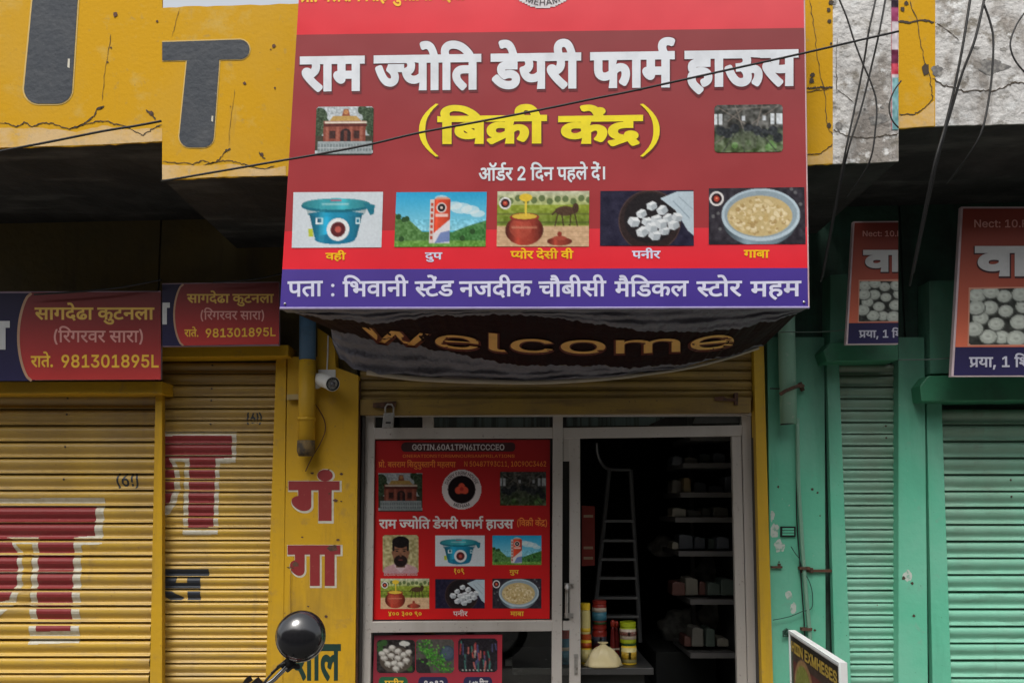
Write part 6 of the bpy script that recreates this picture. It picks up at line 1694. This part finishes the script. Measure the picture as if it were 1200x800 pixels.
cable("wall_wire", [(934, 500), (933.5, 560), (934, 610), (937.5, 660), (943, 740), (944, 800), (945, 864)], [-.045] * 7, .004, "black wire running down beside the thin pale green conduit")
cable("wall_wire", [(927, 640), (932, 648), (937, 655), (941, 668), (948, 680), (952, 695), (951, 712), (940, 716), (925, 722), (906, 726)], -.062, .003, "dark green wire curling round the thin conduit to the yellow jamb", mat("dark_green_wire", (0.02, 0.08, 0.06), .6))

# ------------------------------------------------------------------ pipes
pp_ = thing("drain_pipe", P(359, 540, -.15), "fat rain pipe, blue above and yellow below, on the yellow pillar", "pipe")
r_ = P(369, 450, -.15).x - P(359.3, 450, -.15).x
M_bluep = mat("faded_blue_pipe", (0.045, 0.12, 0.22), .45, mixes=[(8, U1, .5, .75, (0.03, 0.07, 0.12), 8)])
a, b, c, d = P(361, 300, -.15), P(360.3, 422, -.15), P(359, 528, -.15), P(358.5, 520, -.15)
MB().tube([a, b], r_, 24).build("upper_pipe", M_bluep, pp_, smooth=True)
MB().tube([b, c], r_ * 1.01, 24).build("lower_pipe", M_yelp, pp_, smooth=True)
MB().tube([P(359.4, 489, -.15), P(359.3, 493, -.15)], r_ * 1.1, 24).build("collar", M_yelp, pp_, smooth=True)
MB().tube([P(358.8, 516, -.15), P(358.6, 528, -.15), P(358.5, 534, -.15)], [r_ * 1.06, r_ * 1.08, r_ * .9], 24).build("socket", mat("muddy_pipe_end", (0.14, 0.09, 0.03), .8, mixes=[(20, U1, .45, .6, (0.04, 0.03, 0.02), 6)]), pp_, smooth=True)
MB().prism([(336, 462), (350, 461.5), (350, 467.5), (336, 468)], -.12, -.08).build("wall_bracket", flat("pale_bracket", (170, 150, 100)), pp_)

gp = thing("drain_pipe", P(924, 498, -.13), "fat pale green rain pipe with a rusty clamp on the green pillar", "pipe")
r_ = (P(934, 480, -.13).x - P(914.6, 480, -.13).x) / 2
M_pg2 = mat("pale_green_pipe", (0.19, 0.37, 0.27), .4, mixes=[(8, DOWN, .5, .75, (0.14, 0.26, 0.2), 8), (30, U1, .6, .72, (0.34, 0.42, 0.36), 6)])
MB().tube([P(921.5, 300, -.13), P(921.8, 395, -.13), P(924.2, 496.5, -.13)], r_, 24).build("pipe", M_pg2, gp, smooth=True)
MB().tube([P(923.9, 494, -.13), P(924.3, 497, -.13)], r_ * .96, 24).build("pipe_mouth", M_blk, gp)
MB().tube([P(914, 462, -.20), P(920, 458, -.205), P(930, 454, -.205), P(936, 452, -.19), P(941, 452, -.06)], .012, 8).tube([P(937, 448, -.05), P(941, 458, -.05)], .014, 8).build("clamp", M_rust, gp)
tp = thing("conduit", P(946, 860, -.06), "thin pale green conduit running down the green pillar under the fat pipe", "pipe")
MB().tube(smooth([P(a, b, -.055) for a, b in ((934.5, 490), (935.5, 560), (938.5, 610), (941, 650), (945, 700), (950, 760), (951, 862))], 4), .0125, 12).build("pipe", M_pg2, tp, smooth=True)
for x, y in ((943.5, 665.5), (946, 737)): MB().prism(rect(x - 6, y - 1.6, x + 6, y + 1.6), -.074, -.03).build("saddle_clip", M_rust, tp)
bt = MB().lathe(P(923, 741, -.03), [(.024, 0), (.024, .015), (.017, .02), (.012, .045), (.006, .048)], 14, (0, -1, 0)).tube([P(923, 744, -.05), P(918, 745, -.06), P(918, 739, -.06), P(922, 736, -.05)], .006, 8).build("wall_ring", MATS["grimy_green_painted_shade"], None)
tag(bt, "green painted round wall ring above the tilted menu board", "wall ring")

# ------------------------------------------------------------------ security camera
cc = thing("security_camera", P(376, 446, -.08), "small white bullet security camera on the yellow pillar", "camera")
MB().prism(rect(373, 433, 393, 452), -.085, -.07).build("mount_plate", M_white, cc, bev=.002)
MB().lathe(P(372.5, 447, -.12), [(.030, 0), (.048, .004), (.052, .02), (.047, .032), (.02, .036)], 22, (-.35, -.92, .05)).build("base_cup", flat("aged_white", (165, 165, 158)), cc, smooth=True)
ax = (P(389, 449, -.26) - P(374, 443, -.10))
MB().lathe(P(374, 443.5, -.11), [(.03, 0), (.042, .02), (.044, .05), (.044, ax.length * .92), (.047, ax.length * .94), (.047, ax.length * 1.05)], 22, ax).build("barrel", M_white, cc, smooth=False)
MB().lathe(P(374, 443.5, -.11) + ax * 1.05, [(.043, 0), (.043, .004), (.036, .004), (.03, -.004)], 22, ax).build("lens", mat("dark_lens", (0.02, 0.022, 0.025), .12), cc)
MB().ball(P(374, 443.5, -.11) + ax * 1.05, .017).build("lens_dome", flat("grey_lens", (90, 90, 95), .15), cc, smooth=True)
MB().tube([P(384.5, 393, -.08), P(384, 415, -.08), P(383, 434, -.085)], .0045, 8).build("lead", M_white, cc)

# padlock on the raised shutter
pk = thing("padlock", P(454.5, 500, -.06), "worn steel padlock hanging from a hasp over the upper poster", "padlock")
MB().prism([(449.5, 484), (462, 483.5), (460.5, 501.5), (447.5, 502)], -.085, -.055).build("body", M_steel, pk, bev=.003)
MB().tube([P(451.5, 485, -.07), P(451.5, 477, -.07), P(454, 473.5, -.07), P(459, 473.5, -.07), P(461, 477, -.07), P(461, 485, -.07)], .0055, 8).build("shackle", M_steel, pk, smooth=True)
MB().prism([(437, 472), (448, 471), (464, 470), (463, 477), (450, 478), (437, 477)], -.06, -.036).build("hasp", M_rust, pk)
MB().prism(rect(452, 494, 458, 496), -.087, -.084).build("maker_mark", M_blk, pk)
bl = MB().prism([(838, 465), (848, 464), (852, 467), (864, 466), (864, 470), (838, 469)], -.05, -.02).prism(rect(861, 460, 865, 474), -.055, -.02).build("sliding_bolt", M_rust, None)
tag(bl, "rusty sliding bolt on the rolled up ochre shutter near its right end", "bolt")

# ------------------------------------------------------------------ inside the shop
M_grsteel = mat("grey_ladder_steel", (0.17, 0.175, 0.18), .35, metal=.5)
ld = thing("step_ladder", P(722, 735, 1.0), "tall grey steel ladder standing in the dark shop behind the door", "ladder")
YL = 0.95
def pl_(x, y, dy=0): return P(x, y, YL + dy)
LB = 866
MB().tube([pl_(714, 550), pl_(698, 708), pl_(694, 748)], .018, 8).build("rail", M_grsteel, ld)
MB().tube([pl_(739, 550), pl_(749, 728), pl_(750, 752)], .018, 8).build("rail", M_grsteel, ld)
MB().tube(smooth([pl_(699, 519, -.12), pl_(700, 530, -.1), pl_(704, 541, -.06), pl_(713, 549), pl_(739, 550)], 5), .013, 8).build("top_hoop", M_grsteel, ld)
for i, y in enumerate((610, 633, 655, 677, 700, 722)):
    t = (y - 550) / 178
    MB().prism(rect(714 - 16 * t * 1.0, y - 1.2, 739 + 10 * t, y + 1.8), YL - .03, YL + .09).build("tread", M_grsteel, ld)
M_shelf = mat("pale_shelf_board", (0.13, 0.125, 0.12), .5)
rk = thing("shelf_rack", P(830, 860, 1.2), "pale shelf rack along the right wall inside the shop", "shelves")
xw = P(884, 600, .12).x
for z_, x0, x1 in ((516, 800, 858), (547, 792, 858), (580, 789, 858), (608, 783, 840), (646, 787, 858), (700, 800, 858), (760, 800, 858)):
    zc = P(x0, z_, .9).z
    xl = P(x0, z_, .9).x
    MB().box((xl, .62, zc - .018), (xw - .02, 1.3, zc + .018)).build("shelf", M_shelf, rk)
for x in (812, 842): MB().box((P(x, 600, 1.2).x, 1.31, .141), (P(x, 600, 1.2).x + .03, 1.34, 2.5)).build("post", M_shelf, rk)
PK = [flat("pack_%d" % i, c) for i, c in enumerate(((110, 108, 100), (80, 84, 90), (128, 124, 112), (96, 60, 52), (70, 82, 74), (120, 104, 70)))]
PKN = ("greyish", "slate grey", "pale", "brick red", "sage green", "tan")
ORD = ("leftmost", "second", "third", "fourth", "fifth", "sixth", "seventh", "eighth")
for y, shelf in ((547, "second"), (580, "third"), (608, "fourth"), (646, "fifth"), (700, "sixth"), (760, "lowest")):
    x = 788 if y != 760 else 802
    k_ = 0
    while x < 852:
        w, h = rnd.uniform(7, 17), rnd.uniform(7, 24 if y not in (608, 547) else 15)
        Yf = rnd.uniform(.64, .75)
        o = MB().prism([(x, y - 3 - h), (x + w * .35, y - 4 - h), (x + w, y - h - 2), (x + w + .5, y - 2.8), (x - .3, y - 2.8)], Yf, Yf + .2).build("bundle", PK[(ci := rnd.randrange(6))], None, bev=.008)
        tag(o, "dim %s pack inside the shop, %s on the %s shelf" % (PKN[ci], ORD[k_] + ("" if k_ == 0 else " from the left"), shelf + (" shelf" if 0 else "")), "package", "packs on the shelves inside the shop")
        x += w + rnd.uniform(.4, 4)
        k_ += 1
cb = MB().prism([(682, 592), (697, 593), (697, 662), (682, 663)], .85, .9).build("wall_card", flat("dim_red_card", (150, 45, 35)), None)
tag(cb, "dim red card hanging inside the shop left of the ladder", "card")
for i, y in enumerate((603, 640, 652)): MB().prism(rect(684, y, 695, y + 3), .845, .849).build("card_print", flat("dim_card_print", (190, 160, 130)), cb)

# sacks on the room floor and back shelf
M_sack = mat("pale_sack", (0.4, 0.39, 0.36), .8, mixes=[(9, U1, .4, .7, (0.08, 0.08, 0.07), 6)], bump=(20, .6, .02))
for i, (x, y, r_, Y_, l) in enumerate(((838, 668, .15, 1.45, "uppermost pale sack at the back right inside the shop"), (812, 690, .16, 1.7, "middle pale sack at the back of the shop room"), (846, 718, .17, 1.4, "lower right pale sack inside the shop"), (800, 735, .19, 1.8, "lower middle pale sack inside the shop"), (778, 640, .12, 2.0, "small pale sack at the back centre of the shop room"))):
    c_ = P(x, y, Y_)
    b_ = MB().ball(c_, r_, 1.1, .8, .8, 18, 10)
    for v in b_.V:
        d_ = v - c_
        v += d_ * (.09 * math.sin(v.x * 41 + v.z * 23) + .07 * math.sin(v.z * 57 + i))
    tag(b_.build("sack", M_sack, None, smooth=True), l, "sack")
MB().box((P(760, 600, 1.4).x, 1.15, .141), (xw - .03, 2.3, P(800, 745, 1.6).z - .05)).build("stack_of_crates", M_room, None, label="dark low platform of crates under the sacks inside the shop", cat="platform", bev=.01)

# counter with jars
ct = thing("counter", P(700, 866, .5), "low dark counter inside the door carrying the jars", "counter")
zt_ = P(700, 777.5, .26).z
xl, xr = P(600, 780, .45).x, P(757, 780, .45).x
MB().box((xl, .125, zt_ - .045), (xr, .95, zt_)).build("counter_top", mat("dark_counter_top", (0.045, 0.045, 0.045), .35, mixes=[(20, U1, .6, .8, (0.12, 0.12, 0.12), 6)]), ct, bev=.004)
MB().box((xl + .05, .2, .141), (xr - .05, .9, zt_ - .046)).build("counter_body", M_room, ct)
YJ = .26


def jar(x0, x1, y0, y1, Yj, name, lab, body, lid, bands=(), lidh=.2, waist=0.0, cat="jar", zbase=None):
    """turned jar: x0..x1 wide, standing at zbase, height from the readings"""
    h = (y1 - y0) / 1000 * (Yj - CAMY) * 1.0
    cx = (P(x0, y1, Yj).x + P(x1, y1, Yj).x) / 2
    r = (P(x1, y1, Yj).x - P(x0, y1, Yj).x) / 2
    z0 = zbase
    t = thing(name, (cx, Yj, z0), lab, cat)
    hb = h * (1 - lidh)
    MB().lathe((cx, Yj, z0), [(r * .88, 0), (r * .97, h * .02), (r, h * .06), (r * (1 - waist), hb * .5), (r, hb * .92), (r * .86, hb)], 22).build("body", body, t, smooth=True)
    MB().lathe((cx, Yj, z0 + hb), [(r * .9, 0), (r * .98, .002), (r * .98, h * lidh * .9), (r * .9, h * lidh)], 22).build("lid", lid, t)
    for f0, f1, m_ in bands:
        MB().lathe((cx, Yj, z0 + h * f0), [(r * 1.012, 0), (r * 1.012, h * (f1 - f0))], 22).build("label_band", m_, t, smooth=True)
    return z0 + h


ZC = zt_
Jy, Jc = flat("jar_yellow", (245, 205, 50), .3), flat("jar_cream", (225, 210, 140), .3)
Jr, Jb, Jo = flat("jar_red", (160, 50, 38), .3), flat("jar_blue", (70, 130, 150), .35), flat("jar_orange", (190, 80, 30), .3)
Jl, Jlg, Jp = flat("jar_lime", (165, 180, 30), .3), flat("jar_label_pale", (205, 190, 170), .4), flat("jar_dark_green", (40, 80, 40), .3)
z = jar(680.5, 693.5, 743, 777, YJ, "plastic_jar", "lower jar of the stack next to the door stile, orange and yellow label", Jy, Jo, ((.08, .5, Jc), (.55, .72, Jo)), .18, zbase=ZC)
jar(680, 692, 708, 743, YJ, "plastic_jar", "upper jar of the stack next to the door stile, cream with yellow lid", Jc, Jy, ((.08, .2, Jy),), .22, zbase=z)
z = jar(694.5, 711.5, 737, 777, YJ + .12, "tin", "lower red tin of the stack behind the cream pouch", Jr, Jr, ((.3, .8, Jr), (.45, .7, Jb)), .1, cat="tin", zbase=ZC)
jar(694, 711, 707.5, 736, YJ + .12, "tin", "upper red and blue tin of the stack behind the cream pouch", Jr, Jr, ((.06, .16, Jp), (.2, .55, Jb), (.55, .72, Jlg)), .12, cat="tin", zbase=z)
z = jar(728, 746, 753, 777, YJ, "plastic_jar", "lower square-labelled yellow jar at the counter end", Jy, Jp, ((.1, .8, Jc), (.25, .6, Jy)), .1, zbase=ZC)
jar(726.5, 745.5, 729, 753, YJ, "plastic_jar", "upper lime-lidded jar at the counter end, pale round label", Jl, Jl, ((.2, .68, Jlg), (.35, .55, Jr)), .24, zbase=z)
jar(655, 668, 738, 777, YJ, "plastic_jar", "blue and pink jar seen through the narrow pane beside the stile", Jb, Jr, ((.1, .4, Jb), (.4, .5, Jlg)), .25, zbase=ZC)
# two sauce bottles
for i, (x, l) in enumerate(((718.5, "left one of two dark red bottles beside the lime-lidded jar"), (723.5, "right one of two dark red bottles beside the lime-lidded jar"))):
    cx = P(x, 777, YJ + .05).x
    t = thing("bottle", (cx, YJ + .05 + i * .03, ZC), l, "bottle")
    hh = .285 - .01 * i
    MB().lathe((cx, YJ + .05 + i * .03, ZC), [(.018, 0), (.02, .01), (.02, hh * .45), (.017, hh * .6), (.011, hh * .8), (.011, hh * .84)], 16).build("body", flat("bottle_maroon", (110, 30, 30), .25), t, smooth=True)
    MB().lathe((cx, YJ + .05 + i * .03, ZC + hh * .84), [(.014, 0), (.015, hh * .12), (.009, hh * .16)], 14).build("cap", Jr, t, smooth=True)
    MB().lathe((cx, YJ + .05 + i * .03, ZC + hh * .3), [(.0212, 0), (.0212, .012)], 16).build("label_band", Jlg, t)
# milk pouch
pz = P(707, 777.5, .17)
bag = MB()
V = []
prof = [(0.0, .115), (.008, .128), (.022, .118), (.055, .108), (.09, .092), (.118, .070), (.135, .046), (.145, .026), (.152, .017), (.158, .020), (.166, .034), (.172, .030)]
seg = 28
for h, r in prof:
    for k in range(seg):
        a = 2 * math.pi * k / seg
        w = 1 + .08 * math.sin(a * 5 + h * 30) + .07 * math.sin(a * 9) * (h / .1)
        V.append((pz.x + r * .98 * w * math.cos(a), .17 + r * .5 * w * math.sin(a), ZC + h * .93))
F = [[i * seg + k, i * seg + (k + 1) % seg, (i + 1) * seg + (k + 1) % seg, (i + 1) * seg + k] for i in range(len(prof) - 1) for k in range(seg)] + [list(range(seg - 1, -1, -1))]
o = obj("milk_pouch", V, F, mat("cream_plastic_bag", (0.72, 0.62, 0.36), .3, mixes=[(12, U1, .4, .7, (0.66, 0.55, 0.28), 6)], bump=(20, .4, .006)), None, True)
tag(o, "tied cream plastic pouch in front of the jars on the counter", "bag")

# ------------------------------------------------------------------ menu board on the pavement at the lower right
Dl, Dr = 3.75, 2.98
TL = Vector(((925.5 - 600) / 1000 * Dl, 0, 0)); 
def atdepth(px, py, D): return P(px, py, CAMY + D)
a, b = atdepth(925.5, 738, Dl), atdepth(985, 775.5, Dr)
zt2_ = (a.z + b.z) / 2
a.z = zt2_ + (a.z - zt2_) * .3; b.z = zt2_ + (b.z - zt2_) * .3
n_ = Vector(((b - a).y, -(b - a).x, 0)).normalized()
if n_.x > 0: n_ = -n_
mb = thing("menu_board", (a + b) / 2 - Vector((0, 0, zt2_)), "tilted white framed menu board with round food picture at the lower right", "menu board")
BP = Plane(a, n_)
down = Vector((0, 0, -.95))
MB().wprism([a, b, b + down, a + down], -n_ * .022).build("panel_back", M_white, mb)
WB = lambda x, y, l=0: BP.pt(x, y, l)
fr = MB()
e = (b - a).normalized()
fr.wprism([a, b, b + Vector((0, 0, -.011)), a + Vector((0, 0, -.011))], n_ * .006)
fr.wprism([b - e * .010 + Vector((0, 0, -.011)), b + Vector((0, 0, -.011)), b + down, b - e * .010 + down], n_ * .006)
fr.wprism([a + Vector((0, 0, -.011)), a + e * .012 + Vector((0, 0, -.011)), a + e * .012 + down, a + down], n_ * .006)
fr.build("frame", flat("bright_white_frame", (225, 232, 230), .4), mb)
cv = Canvas(150, 180, (62, 50, 44)); cv.rect(0, 0, 1, .045, (32, 34, 30)).grad(.11, 1, (96, 48, 42), (110, 60, 50))
cv.rect(.0, 0.045, .06, 1, (52, 68, 50))
cv.ell(.30, .22, .22, .14, (150, 118, 80)).ell(.29, .225, .185, .12, (128, 134, 62)).noise(4, .12)
cv.ell(.72, .30, .2, .12, (140, 70, 50)).ell(.72, .3, .13, .08, (190, 150, 110)).ell(.86, .2, .1, .07, (120, 30, 30)).ell(.55, .36, .1, .07, (70, 44, 36))
ln = (b - a).length
def WBuv(u, v, l=0): return a + e * (u * ln) + Vector((0, 0, -v * .95)) + n_ * l
def WBpic(x, y, l): return WBuv(.012 + x * .965, .02 + y * .96, l + .001)
picture("printed_sheet", rect(0, 0, 1, 1), WBpic, cv, mb, lift=0.0)
text("board_writing", "board", lambda s, t: (.05 + .9 * s, .088 - .048 * t), lambda x, y, l: WBuv(x, y, l), flat("board_olive_yellow", (176, 150, 60)), mb, 45, 3, .003, 677)
lg = MB()
for p in (a + e * .05, b - e * .05):
    lg.tube([p - n_ * .012 + Vector((0, 0, -.93)), Vector((p.x, p.y, .0)) - n_ * .02], .012, 8)
lg.build("legs", M_steel, mb)
MB().box((mb.location.x - .25, mb.location.y - .42, .0), (mb.location.x + .25, mb.location.y + .42, .02)).build("base_plate", M_steel, mb)

# ------------------------------------------------------------------ motorcycle; only its mirror reaches into view
ym = -3.25
mc = P(352, 744, ym)
bike = thing("motorcycle", (mc.x - .2, ym, 0), "parked motorcycle with its round black mirror rising in front of the yellow pillar", "motorcycle")
M_gloss = mat("glossy_black_shell", (0.010, 0.010, 0.012), .16, spec=.6, coat=.6)
axm = Vector((.16, -1, .34)).normalized()
rad = .067
MB().lathe(mc - axm * .0, [(rad * .90, -.030), (rad * .99, -.024), (rad * 1.0, -.010), (rad * .985, .000), (rad * .955, .002), (rad * .96, .005), (rad * .95, .010), (rad * .88, .023), (rad * .74, .035), (rad * .55, .043), (rad * .3, .048), (.002, .0495)], 40, axm, 1, 1.03).build("mirror_shell", M_gloss, bike, smooth=True)
MB().lathe(mc - axm * .031, [(rad * .86, 0), (rad * .86, .0006)], 36, axm).build("mirror_glass", mat("mirror_silver", (0.8, 0.8, 0.8), .02, metal=1), bike)
j0 = P(340, 777, ym - .0); j1 = P(326, 790, ym); j2 = P(308, 806, ym); j3 = P(296, 822, ym)
M_chr = mat("chrome", (0.62, 0.62, 0.62), .12, metal=1)
MB().tube([P(346, 765, ym + .01), P(342, 773, ym), P(336, 780, ym)], [.012, .013, .010], 12).build("mirror_boot", mat("black_rubber", (0.015, 0.015, 0.015), .7), bike, smooth=True)
MB().tube(smooth([P(343, 774, ym), P(334, 783, ym), P(322, 795, ym), P(308, 812, ym), P(305, 815, ym) - Vector((0, 0, .15))], 4), .0062, 12).build("mirror_stem", M_chr, bike, smooth=True)
MB().tube(smooth([P(337, 776, ym + .01), P(326, 782, ym + .01), P(313, 795, ym), P(304, 808, ym)], 4), .0034, 8).tube(smooth([P(335, 776, ym - .01), P(327, 779, ym - .01), P(324, 783, ym), P(318, 788, ym)], 4), .003, 8).build("control_cables", MATS["black_rubber"], bike, smooth=True)
MB().prism([(327, 778), (334, 772), (338, 770), (342, 777), (350, 779), (351, 784), (343, 783), (337, 788), (330, 783)], ym - .004, ym + .012).build("mirror_clamp", MATS["black_rubber"], bike, bev=.002)
MB().prism([(284, 800), (288, 794), (291, 800)], ym - .01, ym + .03).prism([(291, 803), (299, 795), (306, 803), (300, 812)], ym - .02, ym + .01).build("lever_pivot", M_blk, bike)
bx = P(305, 815, ym)
hbz = bx.z - .15
# the rest of the motorcycle, below the picture: pointing along the street to the left
hb = [Vector((bx.x, ym - .14, hbz)), Vector((bx.x, ym, hbz)), Vector((bx.x + .08, ym + .12, hbz - .01)), Vector((bx.x + .12, ym + .3, hbz - .05)), Vector((bx.x + .08, ym + .48, hbz - .01)), Vector((bx.x, ym + .60, hbz)), Vector((bx.x - .02, ym + .74, hbz))]
MB().tube(smooth(hb, 4), .011, 10).build("handlebar", M_chr, bike, smooth=True)
MB().tube([hb[0], hb[0] + Vector((0, .12, 0))], .017, 12).tube([hb[-1], hb[-1] + Vector((0, -.12, 0))], .017, 12).build("grip", MATS["black_rubber"], bike)
yc = ym + .3
wx0, wx1 = bx.x + .52, bx.x - .74
for wx in (wx0, wx1):
    tor = MB()
    ringp = [Vector((wx + .27 * math.cos(t * math.pi / 16), yc, .31 + .27 * math.sin(t * math.pi / 16))) for t in range(33)]
    tor.tube(ringp, .045, 10, cap=False).build("tyre", MATS["black_rubber"], bike, smooth=True)
    w = MB().tube([Vector((wx, yc - .05, .31)), Vector((wx, yc + .05, .31))], .04, 12)
    for k in range(10):
        aa = k * math.pi / 5
        w.tube([Vector((wx, yc, .31)), Vector((wx + .24 * math.cos(aa), yc, .31 + .24 * math.sin(aa)))], .006, 5)
    w.build("wheel_hub", M_steel, bike)
MB().tube([Vector((wx0, yc - .06, .31)), Vector((bx.x + .16, yc - .06, hbz - .1))], .02, 10).tube([Vector((wx0, yc + .06, .31)), Vector((bx.x + .16, yc + .06, hbz - .1))], .02, 10).build("fork", M_chr, bike)
MB().ball((bx.x + .26, yc, hbz - .12), .085, .8, 1, 1).build("headlamp", M_white, bike, smooth=True)
MB().ball((bx.x - .10, yc, hbz - .22), .2, 1.25, .6, .62).build("fuel_tank", flat("tank_maroon", (100, 20, 22), .25), bike, smooth=True)
MB().ball((bx.x - .58, yc, hbz - .27), .2, 1.7, .62, .3).build("seat", MATS["black_rubber"], bike, smooth=True)
MB().box((bx.x + .02, yc - .12, .28), (bx.x - .36, yc + .12, .58)).build("engine", M_steel, bike, bev=.03)
MB().tube([Vector((bx.x + .14, yc, hbz - .12)), Vector((bx.x - .02, yc, .3)), Vector((bx.x - .4, yc, .26)), Vector((wx1, yc - .07, .31)), Vector((bx.x - .55, yc, hbz - .32)), Vector((bx.x + .12, yc, hbz - .16))], .018, 8).build("frame", M_blk, bike)
MB().tube([Vector((bx.x - .1, yc - .14, .25)), Vector((wx1 - .1, yc - .16, .3))], .04, 12).build("exhaust", M_chr, bike)

# ------------------------------------------------------------------ the other side of the street: unseen row, sized to block low sky light
ob = thing("sky_blocker_row", (0, -12, 0), "plain weathered unseen row behind the viewer, added across the street to block low sky light", "building")
MB().box((-30, -20, 0), (30, -12, 8.0)).build("wall", M_opp, ob)
wm_ = MB()
for i in range(-9, 10):
    for z_ in (.5, 3.6):
        wm_.box((i * 3.1 - .9, -12.03, z_), (i * 3.1 + .9, -11.97, z_ + 1.9 if z_ < 1 else z_ + 1.4))
w_ = wm_.build("openings", M_blk, ob)
br = MB().prism([(592, 774), (642, 773), (642, 779), (592, 780)], .40, .46).build("display_rail", flat("pale_rail", (170, 170, 165)), None, bev=.004)
tag(br, "pale horizontal rail seen through the lower pane right of the pinkish poster", "rail")
